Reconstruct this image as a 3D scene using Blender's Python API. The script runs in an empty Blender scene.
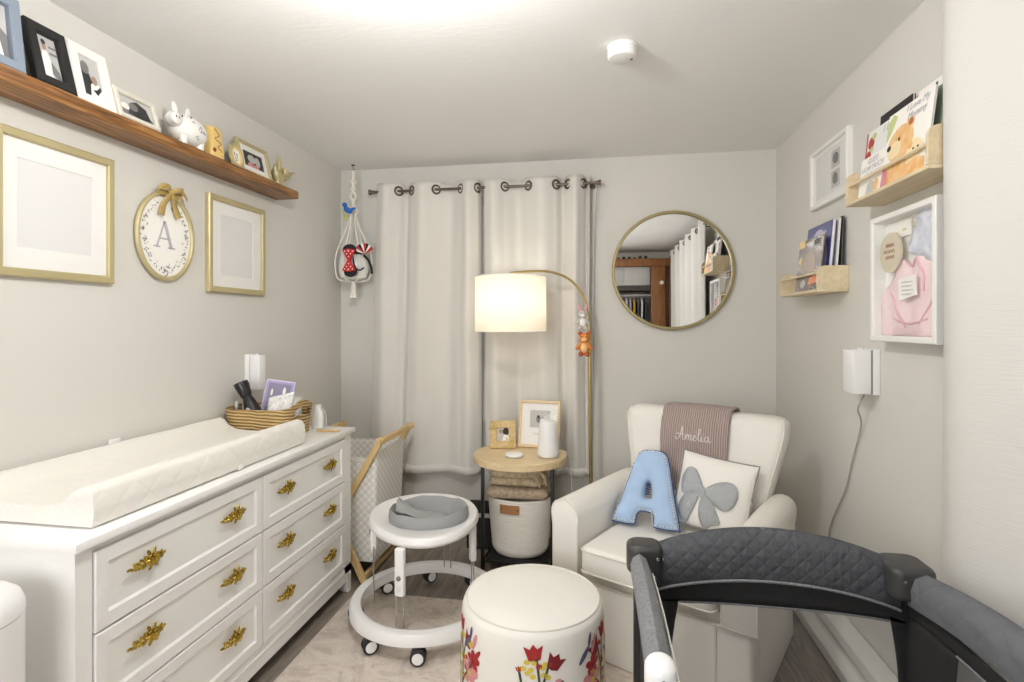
import bpy, bmesh, math, random
from mathutils import Vector, Matrix, noise
from math import sin, cos, pi, sqrt, radians as R, atan2
random.seed(7)
SC = bpy.context.scene
COL = SC.collection

# ------------------------------------------------------------------ materials
def lin(h):
    h = h.lstrip('#'); o = []
    for i in (0, 2, 4):
        c = int(h[i:i+2], 16)/255
        o.append(c/12.92 if c <= .04045 else ((c+.055)/1.055)**2.4)
    return (*o, 1)
def new_mat(name):
    m = bpy.data.materials.new(name); m.use_nodes = True
    nt = m.node_tree
    return m, nt, nt.nodes['Principled BSDF']
def N(nt, t, **k):
    n = nt.nodes.new(t)
    for a, v in k.items(): setattr(n, a, v)
    return n
def coords(nt, scale=(1, 1, 1), rot=(0, 0, 0)):
    tc = N(nt, 'ShaderNodeTexCoord'); mp = N(nt, 'ShaderNodeMapping')
    mp.inputs['Scale'].default_value = scale; mp.inputs['Rotation'].default_value = rot
    nt.links.new(tc.outputs['Object'], mp.inputs['Vector'])
    return mp.outputs['Vector']
def add_bump(nt, b, height, strength=.3, dist=.01):
    bp = N(nt, 'ShaderNodeBump'); bp.inputs['Strength'].default_value = strength; bp.inputs['Distance'].default_value = dist
    nt.links.new(height, bp.inputs['Height']); nt.links.new(bp.outputs['Normal'], b.inputs['Normal'])
def mat(name, col, rough=.5, metal=0, bump=None, var=None, emit=0, sheen=0, spec=None, coat=0):
    """bump = (scale, strength, dist[, stretch]); var = (hex2, scale[, stretch])"""
    m, nt, b = new_mat(name)
    b.inputs['Base Color'].default_value = lin(col); b.inputs['Roughness'].default_value = rough; b.inputs['Metallic'].default_value = metal
    if spec is not None: b.inputs['Specular IOR Level'].default_value = spec
    if sheen: b.inputs['Sheen Weight'].default_value = sheen
    if coat: b.inputs['Coat Weight'].default_value = coat
    if emit: b.inputs['Emission Color'].default_value = lin(col); b.inputs['Emission Strength'].default_value = emit
    if bump:
        n = N(nt, 'ShaderNodeTexNoise'); n.inputs['Scale'].default_value = bump[0]; n.inputs['Detail'].default_value = 3
        nt.links.new(coords(nt, bump[3] if len(bump) > 3 else (1, 1, 1)), n.inputs['Vector'])
        add_bump(nt, b, n.outputs['Fac'], bump[1], bump[2])
    if var:
        n = N(nt, 'ShaderNodeTexNoise'); n.inputs['Scale'].default_value = var[1]; n.inputs['Detail'].default_value = 4
        nt.links.new(coords(nt, var[2] if len(var) > 2 else (1, 1, 1)), n.inputs['Vector'])
        r = N(nt, 'ShaderNodeValToRGB'); r.color_ramp.elements[0].position = .35; r.color_ramp.elements[1].position = .65
        r.color_ramp.elements[0].color = lin(col); r.color_ramp.elements[1].color = lin(var[0])
        nt.links.new(n.outputs['Fac'], r.inputs['Fac']); nt.links.new(r.outputs['Color'], b.inputs['Base Color'])
    return m
def wood(name, c1, c2, stretch, scale=6, rough=.45, c3=None, dist=1.5):
    m, nt, b = new_mat(name); v = coords(nt, stretch)
    n = N(nt, 'ShaderNodeTexNoise'); n.inputs['Scale'].default_value = scale; n.inputs['Detail'].default_value = 5; n.inputs['Distortion'].default_value = dist
    nt.links.new(v, n.inputs['Vector'])
    r = N(nt, 'ShaderNodeValToRGB'); e = r.color_ramp.elements
    e[0].position = .3; e[0].color = lin(c1); e[1].position = .7; e[1].color = lin(c2)
    if c3: x = e.new(.5); x.color = lin(c3)
    nt.links.new(n.outputs['Fac'], r.inputs['Fac']); nt.links.new(r.outputs['Color'], b.inputs['Base Color'])
    b.inputs['Roughness'].default_value = rough
    add_bump(nt, b, n.outputs['Fac'], .15, .003)
    return m
def mathn(nt, op, a, b=None):
    n = N(nt, 'ShaderNodeMath', operation=op)
    for i, x in enumerate((a, b)):
        if x is None: continue
        if isinstance(x, (int, float)): n.inputs[i].default_value = x
        else: nt.links.new(x, n.inputs[i])
    return n.outputs[0]
def dotn(nt, v, w):
    n = N(nt, 'ShaderNodeVectorMath', operation='DOT_PRODUCT'); nt.links.new(v, n.inputs[0]); n.inputs[1].default_value = w
    return n.outputs['Value']
def quilt(name, col, u, v, freq, rough=.8, strength=.6, dist=.01, var=None, wrinkle=0):
    m, nt, b = new_mat(name); c = coords(nt)
    nz = N(nt, 'ShaderNodeTexNoise'); nz.inputs['Scale'].default_value = 25; nt.links.new(c, nz.inputs['Vector'])
    uu, vv = dotn(nt, c, u), dotn(nt, c, v)
    s1 = mathn(nt, 'ABSOLUTE', mathn(nt, 'SINE', mathn(nt, 'MULTIPLY', mathn(nt, 'ADD', uu, vv), freq)))
    s2 = mathn(nt, 'ABSOLUTE', mathn(nt, 'SINE', mathn(nt, 'MULTIPLY', mathn(nt, 'SUBTRACT', uu, vv), freq)))
    h = mathn(nt, 'POWER', mathn(nt, 'MINIMUM', s1, s2), .5)
    wz = N(nt, 'ShaderNodeTexNoise'); wz.inputs['Scale'].default_value = 1; nt.links.new(coords(nt, (70, 70, 9)), wz.inputs['Vector'])
    h = mathn(nt, 'ADD', h, mathn(nt, 'ADD', mathn(nt, 'MULTIPLY', nz.outputs['Fac'], .5), mathn(nt, 'MULTIPLY', wz.outputs['Fac'], wrinkle)))
    b.inputs['Base Color'].default_value = lin(col); b.inputs['Roughness'].default_value = rough
    if var:
        r = N(nt, 'ShaderNodeMix', data_type='RGBA'); r.inputs[6].default_value = lin(col); r.inputs[7].default_value = lin(var)
        nt.links.new(nz.outputs['Fac'], r.inputs[0]); nt.links.new(r.outputs[2], b.inputs['Base Color'])
    add_bump(nt, b, h, strength, dist)
    return m
def bands(name, col, col2, direction, freq, rough=.9, strength=.7, dist=.006, noise_amt=2., power=1):
    m, nt, b = new_mat(name); c = coords(nt)
    nz = N(nt, 'ShaderNodeTexNoise'); nz.inputs['Scale'].default_value = 12; nt.links.new(c, nz.inputs['Vector'])
    ph = mathn(nt, 'ADD', mathn(nt, 'MULTIPLY', dotn(nt, c, direction), freq), mathn(nt, 'MULTIPLY', nz.outputs['Fac'], noise_amt))
    s = mathn(nt, 'ABSOLUTE', mathn(nt, 'SINE', ph))
    if power != 1: s = mathn(nt, 'POWER', s, power)
    r = N(nt, 'ShaderNodeMix', data_type='RGBA'); r.inputs[6].default_value = lin(col2); r.inputs[7].default_value = lin(col)
    nt.links.new(s, r.inputs[0]); nt.links.new(r.outputs[2], b.inputs['Base Color']); b.inputs['Roughness'].default_value = rough
    add_bump(nt, b, s, strength, dist)
    return m
def see_through(name, col, amount, rough=.8):
    m, nt, b = new_mat(name); b.inputs['Base Color'].default_value = lin(col); b.inputs['Roughness'].default_value = rough
    b.inputs['Alpha'].default_value = amount
    return m
def glass_pane(name):
    m, nt, b = new_mat(name); nt.nodes.remove(b)
    t = N(nt, 'ShaderNodeBsdfTransparent'); g = N(nt, 'ShaderNodeBsdfGlossy'); g.inputs['Roughness'].default_value = .03
    fr = N(nt, 'ShaderNodeFresnel'); fr.inputs['IOR'].default_value = 1.3
    mx = N(nt, 'ShaderNodeMixShader'); o = nt.nodes['Material Output']
    ge = N(nt, 'ShaderNodeNewGeometry'); fac = mathn(nt, 'MULTIPLY', fr.outputs[0], mathn(nt, 'SUBTRACT', 1, ge.outputs['Backfacing']))
    nt.links.new(fac, mx.inputs[0]); nt.links.new(t.outputs[0], mx.inputs[1]); nt.links.new(g.outputs[0], mx.inputs[2]); nt.links.new(mx.outputs[0], o.inputs[0])
    return m
def cloth_translucent(name, col, amt, bump=None):
    m = mat(name, col, .9, bump=bump); nt = m.node_tree; b = nt.nodes['Principled BSDF']
    t = N(nt, 'ShaderNodeBsdfTranslucent'); t.inputs[0].default_value = lin(col)
    mx = N(nt, 'ShaderNodeMixShader'); mx.inputs[0].default_value = amt
    nt.links.new(b.outputs[0], mx.inputs[1]); nt.links.new(t.outputs[0], mx.inputs[2]); nt.links.new(mx.outputs[0], nt.nodes['Material Output'].inputs[0])
    return m

W_WALL = mat('wall_paint', 'D8D6D0', .75, bump=(180, .08, .002))
W_CEIL = mat('ceiling_texture', 'EFEFED', .85, bump=(38, .24, .004, (.55, 1.7, 1)))
WHITE = mat('white_paint', 'EFEFED', .4)
TRIM = mat('trim_paint', 'E4E3DE', .45)
PLASTIC = mat('white_plastic', 'F0F0F0', .3)
GOLD = mat('brass_gold', 'D6BC5C', .22, 1, bump=(120, .15, .002), var=('8E7226', 60))
FRGOLD = mat('matte_gold', 'C3B78C', .42, .4)
BRASS = mat('brushed_brass', 'C9B27C', .3, 1)
BRONZE = mat('aged_bronze', '6F665C', .38, .9)
BLACK = mat('black_paint', '1C1B1B', .45)
BLKMET = mat('black_metal', '262524', .4, .3)
MATB = mat('mat_board_white', 'F2F1EE', .8)
PAPER = mat('paper_white', 'F4F2EC', .75)
GREYPAPER = mat('paper_grey', 'E6E6E5', .8)
DARKP = mat('print_black', '2A2A2B', .7)
MIDP = mat('print_grey', '7D7C7B', .7)
LITP = mat('print_light', 'C4C3C1', .7)
SKINP = mat('print_warm', 'A98E7C', .7)
GLASS = glass_pane('picture_glass')
SHELFW = wood('rustic_shelf_wood', '553618', 'B98A4E', (9, .55, 9), 5, .42, '8A5C2E', 1.8)
PINE = wood('light_pine', 'D3C09C', 'E3D4B4', (14, .9, 14), 3, .5, None, .6)
OAK = wood('light_oak', 'D8BF94', 'E5D0A8', (2, 14, 14), 4, .45, None, .7)
OAKV = wood('pine_stick', 'C7A76F', 'DCC08C', (10, 10, 1.2), 4, .5)
CLOSETW = wood('closet_brown_wood', '7A4C26', 'A87241', (9, 9, .7), 4, .45, '8E5C30')
LEATHER = mat('tan_leather', 'A4764A', .55, bump=(60, .2, .002))
CREAM = mat('cream_slipcover', 'E9E6DF', .85, bump=(420, .12, .002))
CREAM_D = mat('cream_piping', 'DEDACF', .85)
CURT = cloth_translucent('curtain_cream', 'E8E5DF', .12, (300, .15, .002))
CURTR = cloth_translucent('curtain_linen', 'DEDCD7', .08, (60, .35, .003, (.25, .25, 5)))
SHADE = cloth_translucent('lamp_shade_linen', 'F6EFE0', .55, (300, .1, .001))
MAUVE = bands('mauve_knit', 'C8B5AE', 'A08C85', (1, 0, 0), 300, .95, 1.0, .006, .6)
BLUEF = mat('blue_fleece', 'A9C3E3', .95, bump=(90, .4, .004), sheen=.3)
GREYF = mat('grey_boucle', 'AEB1B4', .95, bump=(160, .9, .006))
GREYC = mat('grey_cotton', '9A9B9B', .9, bump=(60, .4, .004))
WHITEC = mat('white_cotton', 'EDEAE4', .9, bump=(200, .25, .003))
GREYPIPE = mat('grey_piping', '8C8B8D', .8)
NAVYST = mat('navy_stitch', '3E4E7C', .8)
QPAD = quilt('quilted_pad_cover', 'E9E6DF', (0, 1, 0), (0, 0, 1), 33, .85, .32, .008)
PADF = mat('pad_plush', 'E9E6DF', .9, bump=(28, .5, .01))
QDARK = quilt('charcoal_quilt', '3F4145', (1, 0, 0), (0, 0, 1), 74, .75, .5, .006, '55575C', 1.6)
QSIDE = quilt('slate_quilt', '5C5E63', (0, 1, 0), (0, 0, 1), 48, .75, .35, .005, '6E7075')
HEATH = mat('grey_heather', '747578', .9, bump=(300, .3, .002), var=('88898C', 120))
BLKFAB = mat('black_fabric', '252526', .85, bump=(300, .2, .002))
DKPLAS = mat('charcoal_plastic', '3A3A3A', .42)
MESHN = see_through('playard_mesh', '77767A', .27)
RUBBER = mat('black_rubber', '262626', .6)
STEEL = mat('steel_wire', 'C9C9C9', .25, 1)
MIRR = mat('mirror_silver', 'F4F4F4', .01, 1)
ROPE = bands('cotton_rope', 'EEEBE3', 'E0DBD0', (0, 0, 1), 250, .95, .5, .003, .8)
WICK = bands('seagrass_weave', 'D0B27C', '7A5E32', (.05, .05, 1), 215, .8, .9, .006, 3.2)
BEIGEK = mat('beige_knit', 'DDCDAE', .95, bump=(110, .9, .01), var=('BFAE8E', 50))
TANK = mat('tan_knit', 'C9B69F', .95, bump=(150, .8, .008), var=('A6927B', 60))
RED = mat('red_thread', 'A42A2A', .85); PINK = mat('pink_thread', 'CF8F93', .85); YEL = mat('yellow_thread', 'D6C04C', .85)
OLIVE = mat('dark_green_thread', '3E4A35', .85); PURP = mat('slate_purple_thread', '5C5B7A', .85)
REDSAT = mat('red_satin', 'C8242B', .5); PINKB = mat('pink_cotton', 'F1D9DB', .9, bump=(120, .3, .003)); PINKD = mat('pink_shade_cotton', 'DDB3BA', .9)
ORANGE = mat('orange_plush', 'DD8A45', .95); PLGREY = mat('grey_plush', 'C6C4C0', .95, bump=(150, .5, .005)); PLPINK = mat('pink_plush', 'D9A3A3', .95)
BLUEP = mat('blue_plush', '2F6FC0', .9); LIME = mat('lime_plush', 'C6D34A', .9)
YELC = mat('yellow_ceramic', 'EACB80', .3); BRNC = mat('brown_glaze', '8C4A26', .3)
CERAM = mat('white_ceramic', 'EDEDE9', .15, coat=.3)
MACR = mat('macrame_cotton', 'EFEBE2', .95, bump=(200, .4, .003))
BLUEGREY = mat('blue_grey_paint', '8793A2', .5); CREAMFR = mat('cream_frame_paint', 'D9D5C8', .5); WHFR = mat('white_frame_paint', 'EDECE8', .45)
NAVY = mat('book_indigo', '3B3F86', .3); LAV = mat('lavender_card', 'A79CC6', .5); LAVL = mat('lilac_card', 'CFC8E2', .5)
BRNB = mat('book_brown_gloss', '54433A', .12, coat=.6, var=('7A6759', 30)); GREENB = mat('book_green', '7E8C78', .5); REDB = mat('book_red', 'B33A3A', .45)
BEAR = mat('bear_print', 'F0CB98', .6, var=('E2AC6C', 30)); BEARD = mat('bear_print_dark', 'B4652C', .6); BEARL = mat('bear_print_light', 'F2DDB4', .6); LEAFP = mat('leaf_print', 'C3D08C', .6); ROSEP = mat('rose_print', 'D98A92', .6)
GREYTXT = mat('grey_lettering', 'BFBDC5', .8); CLEARB = see_through('clear_bottle', 'B9BEC2', .6, .15)
CORDM = mat('grey_cord', 'A3A19A', .6); BULB = mat('lit_bulb', 'FFF3E0', .5, emit=1)

def floor_material():
    m, nt, b = new_mat('wood_plank_floor'); v = coords(nt, (1, 1, 1), (0, 0, pi/2))
    br = N(nt, 'ShaderNodeTexBrick'); br.inputs['Scale'].default_value = 1; br.inputs['Brick Width'].default_value = 1.2; br.inputs['Row Height'].default_value = .13
    br.inputs['Mortar Size'].default_value = .002; br.inputs['Color1'].default_value = lin('8A7F73'); br.inputs['Color2'].default_value = lin('6B6157'); br.inputs['Mortar'].default_value = lin('3A332D')
    nt.links.new(v, br.inputs['Vector'])
    n = N(nt, 'ShaderNodeTexNoise'); n.inputs['Scale'].default_value = 5; n.inputs['Detail'].default_value = 6; n.inputs['Distortion'].default_value = 1.2
    nt.links.new(coords(nt, (9, .8, 1)), n.inputs['Vector'])
    r = N(nt, 'ShaderNodeValToRGB'); r.color_ramp.elements[0].color = lin('5A5048'); r.color_ramp.elements[1].color = lin('B4A99C'); r.color_ramp.elements[0].position = .3; r.color_ramp.elements[1].position = .7
    nt.links.new(n.outputs['Fac'], r.inputs['Fac'])
    mx = N(nt, 'ShaderNodeMix', data_type='RGBA'); mx.inputs[0].default_value = .5
    nt.links.new(br.outputs['Color'], mx.inputs[6]); nt.links.new(r.outputs['Color'], mx.inputs[7]); nt.links.new(mx.outputs[2], b.inputs['Base Color'])
    b.inputs['Roughness'].default_value = .5
    return m
FLOOR = floor_material()
def rug_material():
    m, nt, b = new_mat('distressed_rug'); v = coords(nt)
    n = N(nt, 'ShaderNodeTexNoise'); n.inputs['Scale'].default_value = 7; n.inputs['Detail'].default_value = 8; n.inputs['Distortion'].default_value = 2.5; n.inputs['Roughness'].default_value = .7
    nt.links.new(v, n.inputs['Vector'])
    r = N(nt, 'ShaderNodeValToRGB'); e = r.color_ramp.elements
    e[0].position = .38; e[0].color = lin('C6BAB0'); e[1].position = .5; e[1].color = lin('DACFC3')
    x = e.new(.62); x.color = lin('E2D9CE'); x = e.new(.7); x.color = lin('D3C0B6')
    nt.links.new(n.outputs['Fac'], r.inputs['Fac']); nt.links.new(r.outputs['Color'], b.inputs['Base Color']); b.inputs['Roughness'].default_value = .95
    n2 = N(nt, 'ShaderNodeTexNoise'); n2.inputs['Scale'].default_value = 250; nt.links.new(v, n2.inputs['Vector'])
    add_bump(nt, b, n2.outputs['Fac'], .4, .004)
    return m
RUG = rug_material()
def lattice_material():
    m, nt, b = new_mat('lattice_print_fabric'); c = coords(nt)
    u, w = dotn(nt, c, (1, 1, 0)), dotn(nt, c, (0, 0, 1))
    s = mathn(nt, 'ADD', mathn(nt, 'COSINE', mathn(nt, 'MULTIPLY', u, 150)), mathn(nt, 'COSINE', mathn(nt, 'MULTIPLY', w, 150)))
    k = mathn(nt, 'LESS_THAN', mathn(nt, 'ABSOLUTE', s), .34)
    r = N(nt, 'ShaderNodeMix', data_type='RGBA'); r.inputs[6].default_value = lin('DAD7D0'); r.inputs[7].default_value = lin('F2F1EC')
    nt.links.new(k, r.inputs[0]); nt.links.new(r.outputs[2], b.inputs['Base Color']); b.inputs['Roughness'].default_value = .9
    return m
LATT = lattice_material()

# ------------------------------------------------------------------ mesh builder
class MB:
    def __init__(s, M=None): s.bm = bmesh.new(); s.mi = 0; s.M = M or Matrix()
    def v(s, p): return s.bm.verts.new(s.M @ Vector(p))
    def f(s, vs):
        try: fc = s.bm.faces.new(vs); fc.material_index = s.mi; return fc
        except ValueError: return None
    def box(s, a, b, bev=0, seg=2):
        """corner a to corner b"""
        xs, ys, zs = zip(a, b)
        V = [s.v((x, y, z)) for z in zs for y in ys for x in xs]
        fs = [s.f([V[i] for i in q]) for q in ((0, 2, 3, 1), (4, 5, 7, 6), (0, 1, 5, 4), (2, 6, 7, 3), (1, 3, 7, 5), (0, 4, 6, 2))]
        if bev:
            ed = list({e for f in fs for e in f.edges})
            r = bmesh.ops.bevel(s.bm, geom=ed, offset=bev, segments=seg, affect='EDGES', profile=.5)
            for f in r['faces']: f.material_index = s.mi
        return s
    def loop(s, pts): return [s.v(p) for p in pts]
    def bridge(s, A, B, closed=True):
        n = len(A)
        for i in range(n if closed else n-1): s.f([A[i], A[(i+1) % n], B[(i+1) % n], B[i]])
    def loft(s, rings, closed=True, caps=True, wrap=False):
        L = [s.loop(r) for r in rings]
        for a, b in zip(L, L[1:]): s.bridge(a, b, closed)
        if wrap: s.bridge(L[-1], L[0], closed)
        elif caps and closed: s.f(L[0][::-1]); s.f(L[-1])
        return s
    def tube(s, pts, r, n=8, closed=False, caps=True):
        P = [Vector(p) for p in pts]; m = len(P); rings = []; up = None
        for i, p in enumerate(P):
            a = P[i-1] if (i > 0 or closed) else p; b = P[(i+1) % m] if (i < m-1 or closed) else p
            t = (b-a)
            t = t.normalized() if t.length > 1e-9 else Vector((0, 0, 1))
            if up is None: up = t.orthogonal().normalized()
            up = (up - t*up.dot(t))
            up = up.normalized() if up.length > 1e-6 else t.orthogonal().normalized()
            w = t.cross(up); rr = r[i] if isinstance(r, (list, tuple)) else r
            rings.append([p + (up*cos(2*pi*k/n) + w*sin(2*pi*k/n))*rr for k in range(n)])
        return s.loft(rings, True, caps, closed)
    def lathe(s, prof, c=(0, 0, 0), n=32, ax='Z', sc=(1, 1), capb=True, capt=True):
        rings = []
        for r, z in prof:
            ring = []
            for k in range(n):
                a = 2*pi*k/n; x, y = r*cos(a)*sc[0], r*sin(a)*sc[1]
                p = (x, y, z) if ax == 'Z' else ((z, x, y) if ax == 'X' else (y, z, x))
                ring.append(Vector(c)+Vector(p))
            rings.append(ring)
        L = [s.loop(r) for r in rings]
        for a, b in zip(L, L[1:]): s.bridge(a, b)
        if capb: s.f(L[0][::-1])
        if capt: s.f(L[-1])
        return s
    def sph(s, c, r, n=12, m=8, rot=None):
        if not isinstance(r, (tuple, list)): r = (r, r, r)
        c = Vector(c); rings = []
        for j in range(1, m):
            a = pi*j/m; ring = []
            for k in range(n):
                b = 2*pi*k/n; p = Vector((r[0]*sin(a)*cos(b), r[1]*sin(a)*sin(b), -r[2]*cos(a)))
                if rot: p = rot @ p
                ring.append(c+p)
            rings.append(ring)
        L = [s.loop(x) for x in rings]
        for a, b in zip(L, L[1:]): s.bridge(a, b)
        lo = Vector((0, 0, -r[2])); hi = Vector((0, 0, r[2]))
        if rot: lo, hi = rot @ lo, rot @ hi
        A, B = s.v(c+lo), s.v(c+hi)
        for k in range(n):
            s.f([A, L[0][(k+1) % n], L[0][k]]); s.f([B, L[-1][k], L[-1][(k+1) % n]])
        return s
    def grid(s, fn, nu, nv, cu=False):
        V = [[s.v(fn(i/nu, j/nv)) for i in range(nu if cu else nu+1)] for j in range(nv+1)]
        for j in range(nv):
            for i in range(nu):
                k = (i+1) % nu if cu else i+1
                s.f([V[j][i], V[j][k], V[j+1][k], V[j+1][i]])
        return s
    def prism(s, pts, fn, d0, d1):
        """pts 2D outline; fn(x, y, d) -> 3D"""
        A = s.loop([fn(x, y, d0) for x, y in pts]); B = s.loop([fn(x, y, d1) for x, y in pts])
        s.bridge(A, B); s.f(A[::-1]); s.f(B)
        return s
    def poly(s, pts): s.f(s.loop(pts)); return s
    def patch(s, pts, fn, cuts=2):
        """flat 2D outline laid over a surface fn(x, y)"""
        b = bmesh.new(); vs = [b.verts.new((x, y, 0)) for x, y in pts]; b.faces.new(vs)
        bmesh.ops.triangulate(b, faces=b.faces[:])
        if cuts: bmesh.ops.subdivide_edges(b, edges=b.edges[:], cuts=cuts, use_grid_fill=True)
        mp = {v: s.v(fn(v.co.x, v.co.y)) for v in b.verts}
        for f in b.faces: s.f([mp[v] for v in f.verts])
        b.free(); return s
    def text(s, txt, size, origin, M, align='CENTER', shear=0, ext=.0004, spacing=1):
        cu = bpy.data.curves.new('lettering', 'FONT'); cu.body = txt; cu.size = size; cu.align_x = align; cu.extrude = ext; cu.shear = shear; cu.resolution_u = 3; cu.space_line = spacing
        o = bpy.data.objects.new('lettering', cu); COL.objects.link(o)
        bpy.context.view_layer.update(); dg = bpy.context.evaluated_depsgraph_get()
        me = bpy.data.meshes.new_from_object(o.evaluated_get(dg))
        bpy.data.objects.remove(o); bpy.data.curves.remove(cu)
        V = [s.v(Vector(origin) + M @ v.co) for v in me.vertices]
        for p in me.polygons: s.f([V[i] for i in p.vertices])
        bpy.data.meshes.remove(me); return s
    def build(s, name, mats, parent=None, loc=None, smooth=True, ang=40, bevel=0, bseg=2, solid=0, sub=0, label=None, weld=False):
        if weld: bmesh.ops.remove_doubles(s.bm, verts=s.bm.verts[:], dist=1e-5)
        bmesh.ops.recalc_face_normals(s.bm, faces=s.bm.faces[:])
        me = bpy.data.meshes.new(name)
        off = Vector(loc) if loc is not None else Vector((0, 0, 0))
        q = parent
        while q is not None:
            if '_world' in q: off = Vector(q['_world']); break
            q = q.parent
        if off.length: bmesh.ops.translate(s.bm, verts=s.bm.verts[:], vec=-off)
        s.bm.to_mesh(me); s.bm.free()
        for m in (mats if isinstance(mats, (list, tuple)) else [mats]): me.materials.append(m)
        if smooth:
            for p in me.polygons: p.use_smooth = True
            me.set_sharp_from_angle(angle=R(ang))
        o = bpy.data.objects.new(name, me); COL.objects.link(o)
        if loc is not None: o.location = loc; o['_world'] = tuple(loc); WORLD_EMPTIES.append(o)
        if parent is not None: o.parent = parent
        if label: o['label'] = label
        if solid:
            m = o.modifiers.new('thickness', 'SOLIDIFY'); m.thickness = solid; m.offset = 0
        if bevel:
            m = o.modifiers.new('bevel', 'BEVEL'); m.width = bevel; m.segments = bseg; m.limit_method = 'ANGLE'; m.angle_limit = R(35)
        if sub:
            m = o.modifiers.new('subdivision', 'SUBSURF'); m.levels = sub; m.render_levels = sub
        return o
def tag(o, label, cat, group=None):
    o['label'] = label; o['category'] = cat
    if group: o['group'] = group
    return o
WORLD_EMPTIES = []
def thing(name, label, cat, loc, rz=0, tilt=0, group=None, local=False):
    """Empty at the base of a thing. local=False: parts are written in room coordinates."""
    o = bpy.data.objects.new(name, None); COL.objects.link(o); o.empty_display_size = .05
    o.location = loc
    if local: o.matrix_basis = Matrix.Translation(loc) @ Matrix.Rotation(rz, 4, 'Z') @ Matrix.Rotation(tilt, 4, 'X')
    else: o['_world'] = tuple(loc); WORLD_EMPTIES.append(o)
    return tag(o, label, cat, group)
def struct(name, mb, m, **k):
    o = mb.build(name, m, **k); o['kind'] = 'structure'; return o
def rrect(hw, hd, r, n=5, cx=0, cy=0):
    r = min(r, hw-1e-4, hd-1e-4); P = []
    for q, (sx, sy) in enumerate(((1, 1), (-1, 1), (-1, -1), (1, -1))):
        for k in range(n+1):
            a = q*pi/2 + k/n*pi/2
            P.append((cx+sx*(hw-r)+r*cos(a), cy+sy*(hd-r)+r*sin(a)))
    return P
def rbox(mb, a, b, rc, rz, n=5, fn=None, mid=1):
    """box with rounded vertical corners (rc) and rounded top and bottom edges (rz); optional fn(Vector)->Vector"""
    cx, cy = (a[0]+b[0])/2, (a[1]+b[1])/2; hw, hd = (b[0]-a[0])/2, (b[1]-a[1])/2
    lv = [(rz*(1-sin(t*pi/2/n)), a[2]+rz*(1-cos(t*pi/2/n))) for t in range(n+1)]
    lv += [(0, a[2]+rz+(b[2]-a[2]-2*rz)*k/mid) for k in range(1, mid)]
    lv += [(rz*(1-cos(t*pi/2/n)), b[2]-rz*(1-sin(t*pi/2/n))) for t in range(n+1)]
    rings = []
    for ins, z in lv:
        ring = [Vector((x, y, z)) for x, y in rrect(hw-ins, hd-ins, max(rc-ins*.5, .002), n, cx, cy)]
        rings.append([fn(p) for p in ring] if fn else ring)
    return mb.loft(rings)
def cr(pts, n=6, closed=False):
    """Catmull-Rom through points"""
    P = [Vector(p) for p in pts]; out = []; m = len(P)
    for i in range(m if closed else m-1):
        g = lambda k: P[k % m] if closed else P[max(0, min(m-1, k))]
        a, b, c, d = g(i-1), g(i), g(i+1), g(i+2)
        for k in range(n):
            t = k/n
            out.append(.5*((2*b)+(c-a)*t+(2*a-5*b+4*c-d)*t*t+(3*b-a-3*c+d)*t**3))
    if not closed: out.append(P[-1])
    return out
def dup(o, loc, rz=None, **props):
    c = o.copy(); COL.objects.link(c); c.location = loc
    for ch in list(o.children):
        d = ch.copy(); COL.objects.link(d); d.parent = c
        for g in list(ch.children):
            e = g.copy(); COL.objects.link(e); e.parent = d
    for k, v in props.items(): c[k] = v
    return c

# ------------------------------------------------------------------ room shell
LX, RX, BY, FY, CZ = -1.735, 1.013, 3.40, -1.30, 2.375
struct('floor', MB().box((LX-.1, FY-.1, -.1), (RX+.1, BY+.1, 0)), FLOOR)
struct('ceiling', MB().box((LX-.1, FY-.1, CZ), (RX+.1, BY+.1, CZ+.1)), W_CEIL)
struct('wall_left', MB().box((LX-.1, FY-.1, 0), (LX, BY+.1, CZ)), W_WALL)
struct('wall_right', MB().box((RX, FY-.1, 0), (RX+.1, BY+.1, CZ)), W_WALL)
struct('wall_back', MB().box((LX, BY, 0), (RX, BY+.1, CZ)), W_WALL)
WX0, WX1, WZ0, WZ1 = -1.55, -.20, .80, 2.05   # added opening behind the camera, there to let fill light in
struct('wall_front', MB().box((LX, FY-.1, 0), (WX0, FY, CZ)).box((WX1, FY-.1, 0), (RX, FY, CZ)).box((WX0, FY-.1, 0), (WX1, FY, WZ0)).box((WX0, FY-.1, WZ1), (WX1, FY, CZ)), W_WALL)
w2 = struct('added_fill_window', MB().box((WX0, FY-.09, WZ0), (WX0+.05, FY-.03, WZ1)).box((WX1-.05, FY-.09, WZ0), (WX1, FY-.03, WZ1)).box((WX0+.05, FY-.09, WZ0), (WX1-.05, FY-.03, WZ0+.05)).box((WX0+.05, FY-.09, WZ1-.05), (WX1-.05, FY-.03, WZ1)).box((-.895, FY-.08, WZ0+.05), (-.855, FY-.04, WZ1-.05)), TRIM)  # invented window frame round the fill light opening
p = MB().box((WX0+.05, FY-.064, WZ0+.05), (-.895, FY-.060, WZ1-.05)).box((-.855, FY-.064, WZ0+.05), (WX1-.05, FY-.060, WZ1-.05)).build('window_pane', GLASS); p.parent = w2  # panes of the added fill window
struct('baseboard_back', MB().box((LX+.012, BY-.012, 0), (RX, BY, .085), .003), TRIM)
struct('baseboard_left', MB().box((LX, FY, 0), (LX+.012, BY, .085), .003), TRIM)
w = struct('window_1', MB().box((-1.32, BY-.02, .72), (-1.26, BY, 2.1)).box((-.24, BY-.02, .72), (-.18, BY, 2.1)).box((-1.26, BY-.02, 2.04), (-.24, BY, 2.1)).box((-1.26, BY-.02, .72), (-.24, BY, .78)).box((-.77, BY-.02, .78), (-.73, BY, 2.04)), TRIM)
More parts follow.
